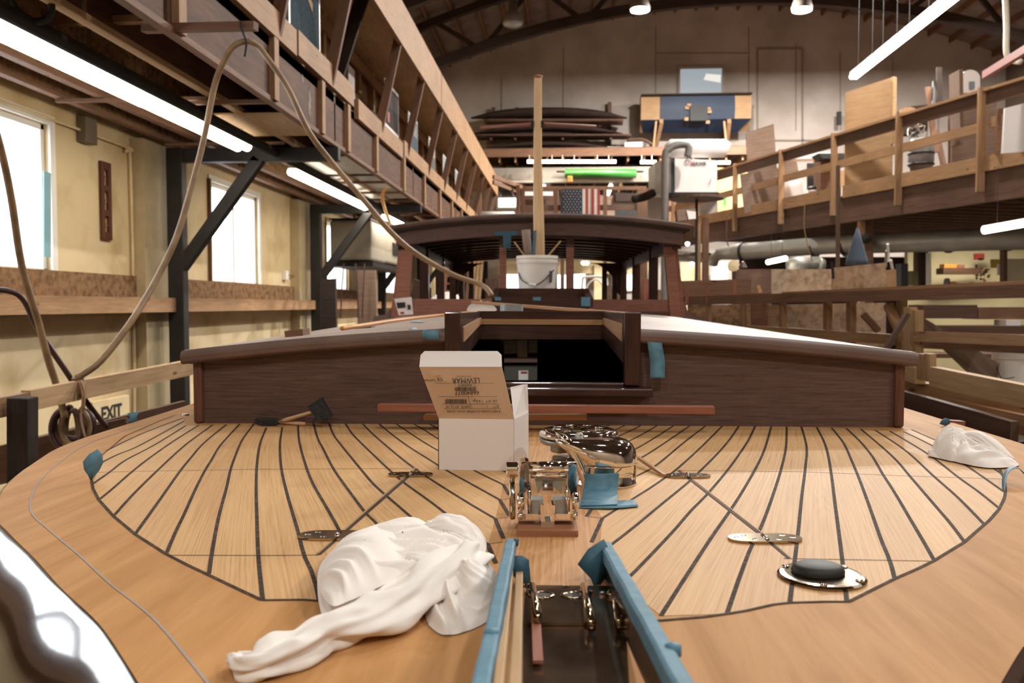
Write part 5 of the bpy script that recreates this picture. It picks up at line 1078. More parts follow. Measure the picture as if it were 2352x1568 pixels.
tag(MB().ext([P(1120, 760, 5.4), P(1280, 760, 5.4), P(1280, 860, 5.4), P(1120, 860, 5.4)], FH * .05).build('inner_wall', plyb), 'brown wood framing seen inside through the cabin hatch', 'framing')
tag(MB().beam(P(1200, 770, 5.1), P(1200, 850, 5.1), .06, .04, (0, 1, 0)).build('inner_post', pine), 'pine post seen inside through the cabin hatch', 'post'); tag(MB().beam(P(1140, 798, 5.2), P(1260, 794, 5.2), .03, .08).build('inner_rail', pine), 'pine cross rail seen inside through the cabin hatch', 'rail')
area('cabin_fill_light', tuple(BF(-.12, 4.15, -.12)), .25, 2.6)  # added fill so the cabin interior shows through the hatch; no lamp stands there
# ---------------- wheelhouse ----------------
D0 = 6.35
def wp(px, py, d=D0): return P(px, py, d)
def wbar(name, pts, mat, d=D0, th=.06): return MB().ext([wp(x, y, d) for x, y in pts], FH * th).build(name, mat, boat, bevel=.006)
wbar('windshield_sill', [(930, 686), (1562, 688), (1566, 740), (925, 740)], pinkm, D0 + .02, .05)
wbar('windshield_post', [(904, 730), (939, 730), (948, 566), (922, 566)], pinkm); wbar('windshield_post', [(1540, 730), (1566, 730), (1549, 566), (1526, 566)], pinkm)
wbar('windshield_post', [(1147, 690), (1163, 690), (1163, 568), (1147, 568)], pinkm); wbar('windshield_post', [(1301, 690), (1318, 690), (1318, 568), (1301, 568)], pinkm)
wbar('post_head', [(1147, 568), (1163, 568), (1163, 540), (1147, 540)], mahog); wbar('post_head', [(1301, 568), (1318, 568), (1318, 540), (1301, 540)], mahog)
wbar('post_head', [(921, 567), (949, 567), (950, 530), (915, 530)], mahog); wbar('post_head', [(1525, 567), (1550, 567), (1553, 530), (1522, 530)], mahog)
wbar('outer_post', [(898, 728), (905, 728), (923, 566), (916, 566)], pinkm, D0 + .03, .3); wbar('outer_post', [(1566, 728), (1574, 728), (1556, 566), (1549, 566)], pinkm, D0 + .03, .3)
for s, q in ((-1, [(856, 738), (858, 726), (885, 722), (899, 708), (902, 690), (908, 690), (908, 738)]), (1, [(1612, 742), (1611, 728), (1590, 724), (1578, 712), (1574, 694), (1567, 694), (1567, 742)])): wbar('coaming_knee', q, lipm, D0 + .05, .5)
# roof: crowned slab with rounded edge
def wz(x): return .66 - .085 * (abs(x) / 1.1) ** 2.2
XN = 15; yy0 = 6.2; yy1 = 10.4
m = MB(); R = []
for j, (y, dz, sx) in enumerate(((yy0 + .02, -.03, 1.0), (yy0 - .01, -.012, 1.01), (yy0, .004, 1.0), (yy0 + .08, .012, 1.0), (yy1, .012, 1.0))):
    R.append([BF(sx * 1.1 * (2 * i / (XN * 2) - 1), y, wz(1.1 * (2 * i / (XN * 2) - 1)) + dz) for i in range(XN * 2 + 1)])
vs = [p for r in R for p in r]; n = XN * 2 + 1; fs = [[j * n + i, j * n + i + 1, (j + 1) * n + i + 1, (j + 1) * n + i] for j in range(len(R) - 1) for i in range(n - 1)]
m.add(vs, fs)
for s in (0, n - 1):
    a = R[3][s]; b = R[4][s]; m.add([a, b, b - V((0, 0, .05)), a - V((0, 0, .05))], [[0, 1, 2, 3]])
m.build('wheelhouse_roof', lipm, boat, smooth=True)
def slab(y0, y1, zt, zb, hw, name, mat, parent=boat):
    m = MB()
    for i in range(24):
        a = -hw + 2 * hw * i / 24; b = -hw + 2 * hw * (i + 1) / 24
        t = lambda x, y, z: BF(x, y, wz(x) + z)
        m.add([t(a, y0, zb), t(b, y0, zb), t(b, y0, zt), t(a, y0, zt), t(a, y1, zb), t(b, y1, zb), t(b, y1, zt), t(a, y1, zt)], [[0, 1, 2, 3], [5, 4, 7, 6], [4, 5, 1, 0], [3, 2, 6, 7]], [[(a, 0), (b, 0), (b, .1), (a, .1)]] * 4)
    return m.build(name, mat, parent)
slab(yy0 + .02, yy1, -.03, -.05, 1.08, 'ceiling_lining', darkw)
slab(yy0 + .05, yy0 + .15, -.05, -.15, 1.05, 'header', mahog)
MB().ext([BF(-1.0, 6.3, .51), BF(1.0, 6.3, .51), BF(1.0, 6.3, .495), BF(-1.0, 6.3, .495)], FH * .04).build('header_lip', mahog, boat)
for k in range(10): slab(6.75 + .38 * k, 6.79 + .38 * k, -.05, -.1, 1.03, 'roof_beam', mahogv)
for s in (-1, 1):
    MB().beam(BF(s * 1.02, 6.3, .47), BF(s * 1.02, 10.3, .47), .05, .12).build('side_header', mahogv, boat)
    for y in (7.6, 8.9, 10.2): MB().beam(BF(s * 1.02, y, -.05), BF(s * 1.02, y, .5), .08, .05, (0, 1, 0)).build('side_post', mahogv, boat)
    m = MB(); q = [BF(s * 1.0, 10.2, .5), BF(s * .62, 10.2, .5)] + [BF(s * (.62 + .33 * math.sin(a0)), 10.2, .5 - .38 * (1 - math.cos(a0))) for a0 in (.3, .6, .9, 1.2, 1.5)] + [BF(s * 1.0, 10.2, .1)]
    m.ext(q, FH * .05).build('arched_corner', mahogv, boat)
    for x in (.92, .8): MB().beam(BF(s * x, 10.25, -.05), BF(s * x, 10.25, .5), .06, .05, (0, 1, 0)).build('rear_post', mahogv, boat)
MB().ext([BF(-1.0, 6.4, -.05), BF(1.0, 6.4, -.05), BF(1.0, 10.3, -.3), BF(-1.0, 10.3, -.3)], (0, 0, -.02)).build('wheelhouse_sole', plyb, boat)
for s in (-1, 1): MB().ext([BF(s * 1.02, 6.4, -.03), BF(s * 1.02, 10.3, -.03), BF(s * 1.1, 10.3, -.4), BF(s * 1.1, 6.4, -.4)], RH * .02).build('wheelhouse_side', mahogv, boat)
# ---------------- open hatch box on the cabin roof ----------------
hb = thing('hatch_box', 'dark mahogany open hatch frame on the cabin roof in front of the bucket', 'hatch', P(1240, 710, 5.4))
def hx(x, y, d): return P(x, y, d)
MB().ext([hx(1130, 684, 5.2), hx(1354, 684, 5.2), hx(1354, 716, 5.2), hx(1130, 716, 5.2)], FH * .04).build('front_board', mahogv, hb, bevel=.004)
MB().ext([hx(1136, 662, 6.0), hx(1344, 662, 6.0), hx(1344, 700, 6.0), hx(1136, 700, 6.0)], FH * .04).build('back_board', mahogv, hb)
for a, b in ((1130, 1136), (1351, 1341)): MB().ext([hx(a, 684, 5.2), hx(b, 662, 6.0), hx(b, 700, 6.0), hx(a, 706, 5.2)], RH * .03).build('side_board', mahogv, hb)
for k, px in enumerate((1136, 1224, 1335)):
    w_ = 15 + 3 * k; tag(MB().ext([hx(px, 682, 5.19), hx(px + w_, 682, 5.19), hx(px + w_, 690 if k < 2 else 703, 5.19), hx(px, 690 if k < 2 else 703, 5.19)], FH * .002).build('tape_strip', tape, loc=None), ('blue tape strip on the left end of the hatch box front', 'blue tape strip in the middle of the hatch box front', 'blue tape strip on the right end of the hatch box front')[k], 'tape', 'tape strips on the hatch box')
# bucket, mast and what stands in it
pb0 = P(1234, 664, 6.2); bk = thing('pail', 'white plastic pail holding the wooden mast on the cabin roof', 'bucket', pb0)
MB().lathe([(0, -.145), (.12, -.145), (.124, -.13), (.136, .02), (.148, .17), (.15, .172), (.15, .18), (.154, .185), (.155, .2), (.15, .203), (.15, .215), (.156, .22), (.152, .24), (.146, .238), (.12, -.12), (0, -.125)], pb0, n=36).build('body', pailm, bk, smooth=False)
hh = smooth_path([P(1191, 618, 6.18), P(1196, 640, 6.1), P(1212, 651, 6.05), P(1228, 655, 6.04), P(1250, 643, 6.04), P(1272, 620, 6.1)], 5); MB().tube(hh, .004, 6).build('bail', steel, bk)
MB().tube([P(1214, 652, 6.03), P(1231, 655, 6.03)], .009, 8).build('grip', winw, bk); MB().ext([P(1262, 622, 6.06), P(1269, 622, 6.08), P(1268, 648, 6.08), P(1261, 650, 6.06)], FH * -.004).build('label', plain('label_ink', '4d4c50', .6), bk)
ms = thing('mast', 'tall slender light wooden mast with a crossbar standing in the pail', 'mast', P(1241, 660, 6.2))
mw = wood('spruce', 'efcfa4', 'dfb98c', 1, 20, .5, var=.08)
R = []
for px, py, w_ in ((1240, 655, 25), (1237, 500, 24), (1235, 380, 19), (1235.5, 180, 17)):
    c = P(px, py, 6.2); h_ = w_ / F * 6.2 / 2; R.append([c + RH * h_ * a + FH * h_ * b for a, b in ((-1, -.8), (-.8, -1), (.8, -1), (1, -.8), (1, .8), (.8, 1), (-.8, 1), (-1, .8))])
MB().rings(R).build('spar', mw, ms)
MB().lathe([(0, 0), (.03, 0), (.034, .006), (.032, .018), (.02, .026), (0, .028)], P(1236, 181, 6.2), n=20).build('truck', redb, ms, smooth=True)
MB().tube([P(1225, 285, 6.2), P(1215, 286, 6.2), P(1103, 292, 6.3)], [.018, .014, .013], 10).build('spreader', pinkm, ms, smooth=True); MB().tube([P(1245, 285, 6.2), P(1255, 285, 6.2), P(1369, 291, 6.3)], [.018, .014, .013], 10).build('spreader', pinkm, ms, smooth=True)
for px in (1223, 1246): MB().beam(P(px, 277, 6.17), P(px, 293, 6.17), .02, .012, (0, 1, 0)).build('bracket', steel, ms)
tag(MB().tube([P(1215, 620, 6.15), P(1208, 528, 6.1)], [.03, .032], 14).build('sandpaper_roll', plain('sand_paper', '8d7c70', .9), smooth=True), 'grey-brown rolled paper sticking out of the pail', 'roll')
tag(MB().ext([P(1225, 530, 6.12), P(1232, 528, 6.12), P(1229, 592, 6.12), P(1222, 592, 6.12)], FH * .01).build('blue_stick', tape), 'blue taped stick between the roll and the mast', 'stick')
for k, (a, b) in enumerate((((1211, 596), (1181, 555)), ((1248, 600), (1288, 553)))): tag(MB().beam(P(*a, 6.1), P(*b, 6.1), .012, .012).build('mixing_stick', orange if 0 else pinel), ('yellowish stick leaning left out of the pail', 'yellowish stick leaning right out of the pail')[k], 'stick', 'sticks in the pail')
tag(MB().ext([P(1134, 532, 6.24), P(1188, 530, 6.24), P(1188, 540, 6.24), P(1174, 541, 6.24), P(1173, 572, 6.24), P(1156, 568, 6.24), P(1155, 541, 6.24), P(1134, 540, 6.24)], FH * .004).build('tape_patch', taped), 'dark blue tape cross on the wheelhouse header left of the mast', 'tape')
# ======================= THINGS ON THE CABIN ROOF =======================
def roofpt(px, py): # on the roof surface
    r = ray(px, py); t0 = .5
    for k in range(4000):
        t = .8 + k * .0015; p = O + r * t; d = (p - O).dot(FH); x = (p - O).dot(RH) - .016 - .0287 * d
        if d > 2.24 and p.z - CZ < rz(x, d) + .001: return p
    return PZ(px, py, CZ - .05)
def block(lab, x0, x1, y0, y1, mat, nm, th=.06, cat='block', d=None):
    a = roofpt(x0, y1); d = d or (a - O).dot(FH); q = [P(x0, y0, d), P(x1, y0, d), P(x1, y1, d), P(x0, y1, d)]; return tag(MB().ext(q, FH * th).build(nm, mat, bevel=.003), lab, cat)
tag(MB().ext([P(653, 760, 2.62), P(695, 755, 2.62), P(696, 771, 2.62), P(655, 776, 2.62)], FH * .09).build('sanding_block', pined, bevel=.003), 'brown sanding block near the left edge of the cabin roof', 'block')
tag(MB().ext([P(804, 757, 2.95), P(852, 750, 2.95), P(855, 759, 2.95), P(806, 765, 2.95)], FH * .09).build('sanding_pad', steel, bevel=.003), 'flat black sanding pad on the left cabin roof', 'block')
t = thing('paper_bag', 'small white paper bag with dark print leaning at the left wheelhouse post', 'bag', P(925, 722, 5.9))
MB().ext([P(905, 686, 5.9), P(943, 682, 5.9), P(947, 722, 5.9), P(916, 724, 5.9)], FH * .06).build('bag', white, t, bevel=.01)
MB().ext([P(911, 695, 5.895), P(930, 694, 5.895), P(931, 706, 5.895), P(913, 708, 5.895)], FH * .003).build('print_block', ink, t); MB().ext([P(936, 700, 5.895), P(942, 700, 5.895), P(943, 710, 5.895), P(937, 711, 5.895)], FH * .003).build('print_block', ink, t); MB().ext([P(919, 716, 5.895), P(928, 716, 5.895), P(928, 721, 5.895), P(920, 721, 5.895)], FH * .003).build('red_print', MATS['red_paint'], t)
def onroof(px, d): q = P(px, 720, d); x = (q - O).dot(RH) - .016 - .0287 * d; q.z = CZ + rz(x, d) + .008; return q
oc = [(785, 747, 2.9), (800, 744, 3.0), (840, 738, 3.2), (890, 730, 3.7), (950, 723, 4.2), (1000, 716, 4.6), (1045, 700, 5.0), (1086, 688, 5.2)]
tag(MB().tube(smooth_path([onroof(x, d) for x, y, d in oc], 6), .0075, 8).build('extension_cord', orange, smooth=True), 'orange cord lying across the left cabin roof', 'cord')
tp = thing('duct_tape_roll', 'silver duct tape roll on the cabin roof behind the hatch opening', 'tape roll', P(1175, 714, 3.35))
MB().rings([[CF(-.0015, 3.05, -.05) + RH * r * math.cos(6.283 * k / 28) + FH * r * math.sin(6.283 * k / 28) + V((0, 0, z)) for k in range(28)] for r, z in ((.041, 0), (.041, .052), (.029, .052), (.029, 0))], cap=False).build('roll', plain('duct_tape', '9aa0a2', .35, metal=.4), tp, smooth=False)
tag(MB().beam(P(1086, 694, 3.6), P(1462, 722, 3.05), .022, .012).build('wooden_batten', tanb, bevel=.002), 'long pale batten lying across the cabin roof over the tape roll', 'batten')
# crumpled cloths
def fold(x, y, s, seed):
    wx = noise.noise(V((x * s * .5 + seed, y * s * .5, seed * .7))); wy = noise.noise(V((x * s * .5, y * s * .5 + seed, seed + 5)))
    ang = seed * 1.3 + wx * 1.1; u = (x * math.cos(ang) + y * math.sin(ang)) * s + wy * .9; v = (-x * math.sin(ang) + y * math.cos(ang)) * s
    def rg(t): return 1 - min(1, math.sqrt(t * t + .004) * 3.2)
    a = rg(noise.noise(V((u * .8 + seed * 3, v * .25, 2.1)))); b = rg(noise.noise(V((u * 1.7 + seed, v * .55 + wx, 7.7))))
    c = noise.noise(V((x * s * .8, y * s * .8, seed + 4)))
    return a * .55 + b * .22 + c * .5 - .25
def crumple(mb, outl_px, H, seed, s=26, z0=.001, foldamp=.55, peak=(0, 0), zb=DK, ground=None, NA=150, NR=44):
    pts = [ground(x, y) if ground else PZ(x, y, zb) for x, y in outl_px]; pts = smooth_path(pts + [pts[0]], 12)[:-1]
    c = sum(pts, V((0, 0, 0))) / len(pts); c = c + RH * peak[0] + FH * peak[1]
    R = []
    for j in range(NR + 1):
        r = j / NR; ring = []
        for k in range(NA):
            a0 = k / NA * len(pts); i = int(a0) % len(pts); p = pts[i].lerp(pts[(i + 1) % len(pts)], a0 - int(a0)); q = c.lerp(p, r)
            dome = (1 - r ** 2) ** .75 if r < 1 else 0
            f = fold(q.x, q.y, s, seed); z = H * dome * (.75 + foldamp * f * 1.2)
            ring.append(V((q.x, q.y, q.z + z0 + max(z, .0008))) + (q - c) * (.16 * math.sin(3.1416 * r) * f))
        R.append(ring)
    vs = [p for r_ in R for p in r_]; fs = []
    for j in range(NR):
        for k in range(NA):
            k2 = (k + 1) % NA; fs.append([j * NA + k, (j + 1) * NA + k, (j + 1) * NA + k2, j * NA + k2])
    mb.add(vs, fs)
def sleeve(mb, path, rad, seed, flat=.75, N=24, amp=.3):
    path = smooth_path(path, 12); R = []; m_ = len(path)
    for i, p in enumerate(path):
        t = (path[min(i + 1, m_ - 1)] - path[max(i - 1, 0)]); t.z = 0; t.normalize(); sd = V((-t.y, t.x, 0)); f = i / (m_ - 1) * (len(rad) - 1); j = min(int(f), len(rad) - 2); r = rad[j] + (rad[j + 1] - rad[j]) * (f - j)
        ring = []
        for k in range(N * 2):
            a0 = 6.2832 * k / (N * 2); rr = r * (1 + amp * (noise.noise(V((math.cos(a0) * 2.2 + seed, math.sin(a0) * 2.2, i * .075))) * 1.6 + .35 * noise.noise(V((math.cos(a0) * 5, math.sin(a0) * 5 + seed, i * .16)))))
            ring.append(p + sd * rr * math.cos(a0) + V((0, 0, max(r * flat + rr * flat * math.sin(a0), .0005))))
        R.append(ring)
    mb.rings(R)
def ragdone(m, lab):
    o = m.build('cotton_rag', clothm, smooth=True); s = o.modifiers.new('smooth', 'SMOOTH'); s.factor = .5; s.iterations = 5; return tag(o, lab, 'rag')
m = MB()
crumple(m, [(742, 1440), (728, 1370), (735, 1300), (790, 1250), (880, 1232), (960, 1228), (1040, 1250), (1090, 1290), (1125, 1340), (1100, 1390), (1030, 1400), (950, 1400), (850, 1430), (790, 1445)], .058, 1.3, 13, foldamp=.55, peak=(0, .03))
crumple(m, [(930, 1265), (1000, 1228), (1080, 1232), (1114, 1255), (1112, 1300), (1060, 1335), (980, 1330), (935, 1305)], .036, 4.2, 17, z0=.012, foldamp=.6)
crumple(m, [(985, 1440), (975, 1400), (1010, 1350), (1060, 1310), (1140, 1320), (1150, 1370), (1130, 1420), (1080, 1450), (1020, 1462)], .040, 7.7, 18, z0=.0, foldamp=.8)
crumple(m, [(735, 1405), (742, 1340), (800, 1280), (900, 1250), (955, 1290), (940, 1350), (880, 1390), (800, 1430), (760, 1440)], .046, 2.4, 9, z0=.02, foldamp=.35)
sleeve(m, [PZ(985, 1268) + V((0, 0, .028)), PZ(1030, 1275) + V((0, 0, .03)), PZ(1075, 1280) + V((0, 0, .02)), PZ(1105, 1285)], [.006, .013, .013, .006], 8.1, .7)
sleeve(m, [PZ(915, 1330) + V((0, 0, .03)), PZ(970, 1345) + V((0, 0, .024)), PZ(1040, 1345) + V((0, 0, .018)), PZ(1105, 1330)], [.004, .012, .012, .005], 5.5, .6)
sleeve(m, [PZ(1075, 1340) + V((0, 0, .012)), PZ(1010, 1385) + V((0, 0, .008)), PZ(930, 1425), PZ(850, 1460), PZ(760, 1490), PZ(680, 1520), PZ(620, 1548), PZ(575, 1560), PZ(555, 1540), PZ(540, 1528)], [.026, .026, .024, .022, .021, .02, .018, .016, .011, .008], 3.3, amp=.42)
ragdone(m, 'large crumpled white cotton rag with a long twisted tail on the foredeck')
m = MB()
crumple(m, [(2130, 1050), (2150, 1030), (2200, 1020), (2280, 1030), (2330, 1060), (2338, 1073), (2280, 1078), (2230, 1072), (2180, 1060)], .055, 5.1, 15, foldamp=.6, peak=(-.03, .03))
crumple(m, [(2135, 1048), (2170, 1030), (2215, 1030), (2235, 1045), (2200, 1062), (2160, 1056)], .07, 9.4, 16, foldamp=.45, z0=0)
sleeve(m, [PZ(2140, 1050), PZ(2190, 1045) + V((0, 0, .02)), PZ(2250, 1050) + V((0, 0, .03)), PZ(2320, 1066)], [.012, .02, .02, .012], 2.2, .6)
ragdone(m, 'small crumpled white rag on the right side of the foredeck')
m = MB(); crumple(m, [(1070, 716), (1085, 708), (1110, 706), (1140, 712), (1135, 717), (1100, 719)], .05, 6.2, 14, foldamp=.7, ground=lambda x, y: P(x, y, 4.0) , NA=60, NR=16)
ragdone(m, 'small white rag on the cabin roof under the batten end')
# ======================= BLUE TAPE PIECES =======================
def sheet(pts, th=.0006): m = MB(); m.ext(pts, V(th) if not isinstance(th, (int, float)) else FH * th); return m
def taped_strip(path, wv, lab, mat=tape, nm='tape_strip'):
    m = MB(); path = smooth_path(path, 6); wv = V(wv); R = []
    for i, p in enumerate(path):
        j = V((noise.noise(p * 8), noise.noise(p * 8 + V((9, 0, 0))), noise.noise(p * 8 + V((0, 9, 0))))) * .0025
        R.append([p - wv / 2 + j, p + j * .5, p + wv / 2 - j])
    m.add([p for r in R for p in r], [[3 * i + k, 3 * i + k + 1, 3 * i + k + 4, 3 * i + k + 3] for i in range(len(R) - 1) for k in (0, 1)])
    o = m.build(nm, mat, smooth=True); s = o.modifiers.new('solid', 'SOLIDIFY'); s.thickness = .0006; return tag(o, lab, 'tape')
dC = 2.2
taped_strip([P(1490, 757, 2.3), P(1500, 764, 2.24), P(1503, 785, 2.205), P(1510, 830, 2.2), P(1510, 868, 2.195)], RH * .037, 'blue tape strip hanging down the cabin front right of the hatch opening')
taped_strip([P(1008, 770, 2.215), P(985, 769, 2.205), P(970, 768, 2.21)], (0, 0, .026), 'blue tape piece at the roof edge left of the hatch opening')
taped_strip([P(1003, 757, 2.32), P(985, 757, 2.32), P(955, 755, 2.38), P(946, 753, 2.4)], FH * .12, 'blue tape piece flat on the roof left of the hatch opening', tapel)
taped_strip([roofpt(945, 740) + V((0, 0, .003)), roofpt(975, 740) + V((0, 0, .003))], FH * .1, 'small pale blue tape scrap on the left cabin roof', tapel)
# tape leaf standing at the left end of the lid seam
def leaf(lab, c, pts2, mat, curve=.01, parent=None, nm='tape_flag', ex=RH):
    c = V(c); n = len(pts2); m = MB()
    ctr = (sum(p[0] for p in pts2) / n, sum(p[1] for p in pts2) / n)
    def q(x, z): return c + ex * x + V((0, 0, z)) + FH * (curve * math.sin(x * 90) + curve * .5 * math.sin(z * 60))
    vs = [q(*ctr)] + [q(*p) for p in pts2]; fs = [[0, 1 + k, 1 + (k + 1) % n] for k in range(n)]
    m.add(vs, fs); o = m.build(nm, mat, parent, smooth=True); s = o.modifiers.new('solid', 'SOLIDIFY'); s.thickness = .0006
    if lab: tag(o, lab, 'tape')
    return o
u = 1.56 / F
leaf('blue tape tab standing up at the left end of the deck seam', PZ(211, 1104), [(a * u, b * u) for a, b in ((-2, 0), (-8, 14), (-15, 26), (-17, 45), (-4, 62), (12, 72), (19, 60), (20, 40), (12, 22), (3, 8))], tape, .008)
leaf('small blue tape tab at the far left deck edge', PZ(304, 968), [(a * 2.3 / F, b * 2.3 / F) for a, b in ((-14, 0), (10, 0), (6, 10), (12, 22), (-10, 20), (-4, 10))], tape, .01)
leaf('blue tape tab at the far right deck edge', PZ(2172, 978), [(a * 2.2 / F, b * 2.2 / F) for a, b in ((-18, 6), (0, 0), (16, 4), (14, 16), (0, 18), (-12, 14))], taped, .01)
taped_strip([PZ(2306, 1128), PZ(2306, 1118) + V((0, 0, .012)), PZ(2315, 1110) + V((0, 0, .024)), PZ(2335, 1108) + V((0, 0, .027)), PZ(2356, 1115) + V((0, 0, .018))], FH * .022 + RH * .01, 'blue tape loop curling up at the right end of the deck seam')
tag(MB().ext([P(2186, 966, 2.3), P(2218, 968, 2.3), P(2216, 982, 2.3), P(2186, 980, 2.3)], FH * .03).build('red_block', redb, bevel=.002), 'small reddish wood block beside the far right tape tab', 'block')
tag(MB().tube([PZ(419, 955), PZ(434, 954)], .006, 8).build('metal_clip', chrome, smooth=True), 'small shiny metal piece at the left cabin corner', 'clip')
# ======================= BATTENS AND BRUSHES =======================
tag(MB().beam(P(870, 935, 2.14) , P(1640, 941, 2.07), .03, .019).build('mahogany_batten', redb, bevel=.002), 'long reddish batten resting in front of the cabin face', 'batten')
tag(MB().beam(P(975, 957, 2.17) , P(1348, 957, 2.13), .03, .0155).build('oak_batten', tanb, bevel=.003), 'shorter tan batten under the reddish batten', 'batten')
def brush(lab, hp, fp_, fa, fb, fc, fd, th):
    t = thing('foam_brush', lab, 'brush', hp)
    d = (V(fp_) - V(hp)); pth = [V(hp), V(hp) + d * .2, V(hp) + d * .6, V(fp_)]
    MB().tube(pth, [.0045, .0062, .0048, .004], 12).build('handle', handle, t, smooth=True)
    MB().ext([V(fa), V(fb), V(fc), V(fd)], th).build('foam_head', foam, t, bevel=.003); return t
brush('foam brush with its black head standing against the cabin front', PZ(642, 974) + V((0, 0, .006)), P(718, 945, 2.2), P(705, 934, 2.2), P(737, 913, 2.22), P(762, 956, 2.2), P(731, 966, 2.18), FH * .02)
brush('foam brush lying flat with its black head pointing left', PZ(702, 978) + V((0, 0, .006)), PZ(636, 974) + V((0, 0, .006)), PZ(586, 974) + V((0, 0, .002)), PZ(600, 979) + V((0, 0, .002)), PZ(637, 978) + V((0, 0, .002)), PZ(637, 969) + V((0, 0, .002)), (0, 0, .014))
# ======================= CARD BOX =======================
A = PZ(1008, 1079); B_ = PZ(1181, 1082); C_ = PZ(1214, 1059); Dd = C_ + (A - B_); hb_ = .1005
cb = thing('card_box', 'open white card box with printed flap standing on the foredeck', 'box', (A + B_) / 2)
up = V((0, 0, hb_)); tk = .0008
ex = (B_ - A).normalized(); ey = (C_ - B_).normalized()
wbm = MB()
wbm.ext([A, B_, B_ + up, A + up], ey * tk); wbm.build('front_panel', white, cb)
MB().ext([B_, C_, C_ + up, B_ + up], -ex * tk).build('side_panel', white, cb); MB().ext([A, Dd, Dd + up, A + up], ex * tk).build('side_panel', white, cb); MB().ext([Dd, C_, C_ + up, Dd + up], -ey * tk).build('back_panel', white, cb)
MB().ext([A, B_, C_, Dd], (0, 0, tk)).build('bottom_panel', white, cb)
tl = P(963, 842, 1.60); tr = P(1153, 842, 1.60); bl = A + up; br = B_ + up
nrm = (br - bl).cross(tl - bl).normalized()
MB().ext([bl, br, tr, tl], -nrm * tk).build('printed_flap', cardi, cb)
f1 = P(966, 815, 1.62); f2 = P(975, 806, 1.625); f3 = P(1143, 806, 1.625); f4 = P(1152, 815, 1.62)
MB().ext([tl, tr, f4, f3, f2, f1], FH * tk).build('tuck_flap', white, cb)
MB().ext([br, C_ + up, C_ + up + V((0, 0, .058)) + ex * -.002, P(1204, 882, 1.73), P(1173, 889, 1.66)], ex * -tk).build('dust_flap', white, cb)
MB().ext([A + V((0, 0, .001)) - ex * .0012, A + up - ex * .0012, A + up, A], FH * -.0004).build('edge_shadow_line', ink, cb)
def lidpt(px, py):
    # intersect with the flap plane
    r = ray(px, py); t = (bl - O).dot(nrm) / r.dot(nrm); return O + r * t + nrm * .0006
du_ = (lidpt(1150, 900) - lidpt(1000, 900)).normalized(); dv_ = nrm.cross(du_).normalized()
def cpx(cx, cy): return (850 + cx / 2.851, 780 + cy / 2.851)
def ltext(s, cx, cy, wpx, bold=0, hs=None):
    c = lidpt(*cpx(cx, cy)); W_ = (lidpt(*cpx(cx + wpx / 2, cy)) - lidpt(*cpx(cx - wpx / 2, cy))).length
    o = text_obj(s, 1, Matrix.Identity(4), ink, None, ext=0, bold=0); me = o.data; xs = [v.co.x for v in me.vertices]; w0 = max(xs) - min(xs); k = W_ / w0
    hk = k if hs is None else hs
    M = basis(c, -du_, -dv_) @ Matrix.Diagonal((k, hk, 1, 1)); me.transform(M); me.transform(Matrix.Translation(-parent_loc(cb))); o.parent = cb; o.name = 'lettering'; return o
ltext('LEWMAR', 628, 264, 180, hs=.0155); ltext('MADE IN IRELAND', 614, 238, 92); ltext('Approved', 447, 237, 38); ltext('CE', 457, 259, 34)
ltext('-  66840077  -', 620, 297, 130); ltext('66840077', 635, 346, 157); ltext('GR WT  1.4 Kgs.', 750, 400, 165); ltext('DATE  07.12.19', 577, 437, 155); ltext('QTY     1', 803, 437, 80); ltext('8 MM CHAIN STOPPER WITH LEVER', 678, 467, 352)
m = MB()
def lline(x0, y0, x1, y1, w_=.0006):
    a = lidpt(*cpx(x0, y0)); b = lidpt(*cpx(x1, y1)); s = (b - a).cross(nrm).normalized() * w_ / 2; m.add([a - s, b - s, b + s, a + s], [[0, 1, 2, 3]])
lline(425, 284, 812, 284); lline(450, 372, 832, 372); lline(475, 420, 848, 420); lline(485, 450, 858, 450); lline(640, 372, 668, 450)
m.build('ruled_lines', ink, cb)
m = MB(); rs = random.Random(3)
for x0, x1, y0, y1 in ((555, 695, 309, 334), (492, 634, 388, 417)):
    x = x0
    while x < x1:
        w_ = rs.choice((1.5, 2, 3.2)); a = lidpt(*cpx(x, y0)); b = lidpt(*cpx(x + w_, y0)); c = lidpt(*cpx(x + w_, y1)); d = lidpt(*cpx(x, y1)); m.add([a, b, c, d], [[0, 1, 2, 3]]); x += w_ + rs.choice((1.3, 1.8, 2.8))
m.build('barcode', ink, cb)
m = MB(); q = [lidpt(*cpx(x, y)) for x, y in ((350, 265), (375, 262), (395, 267), (412, 260), (432, 268))]
for a, b in zip(q, q[1:]): s = V((0, 0, .0005)); m.add([a - s, b - s, b + s, a + s], [[0, 1, 2, 3]])
m.build('torn_edge', ink, cb)
# ======================= CHAIN STOPPER =======================
k_ = .000616; S0 = P(1258, 1212, 1.2); S0.z = DK
def sp(px, py, dd=0): return P(px, py, 1.19 + dd)
cst = thing('chain_stopper', 'small polished chain stopper with side lever on a wooden pad', 'deck fitting', S0)
MB().ext([PZ(1187, 1233), PZ(1328, 1233), PZ(1322, 1198), PZ(1193, 1198)], (0, 0, .0085)).build('wood_pad', wood('pad_wood', 'a87452', '8e5d40', 2, 30, .6), cst, bevel=.001)
def ssolid(name, pts, dep, dd=0, mat=chrome, bev=.0025): return MB().ext([sp(x, y, dd) for x, y in pts], FH * dep).build(name, mat, cst, bevel=bev, seg=3)
ssolid('side_plate', [(1188, 1192), (1191, 1135), (1196, 1068), (1207, 1064), (1215, 1068), (1216, 1110), (1208, 1130), (1208, 1192)], .05)
ssolid('side_plate', [(1327, 1192), (1325, 1135), (1324, 1068), (1314, 1064), (1306, 1068), (1304, 1110), (1310, 1130), (1310, 1192)], .05)
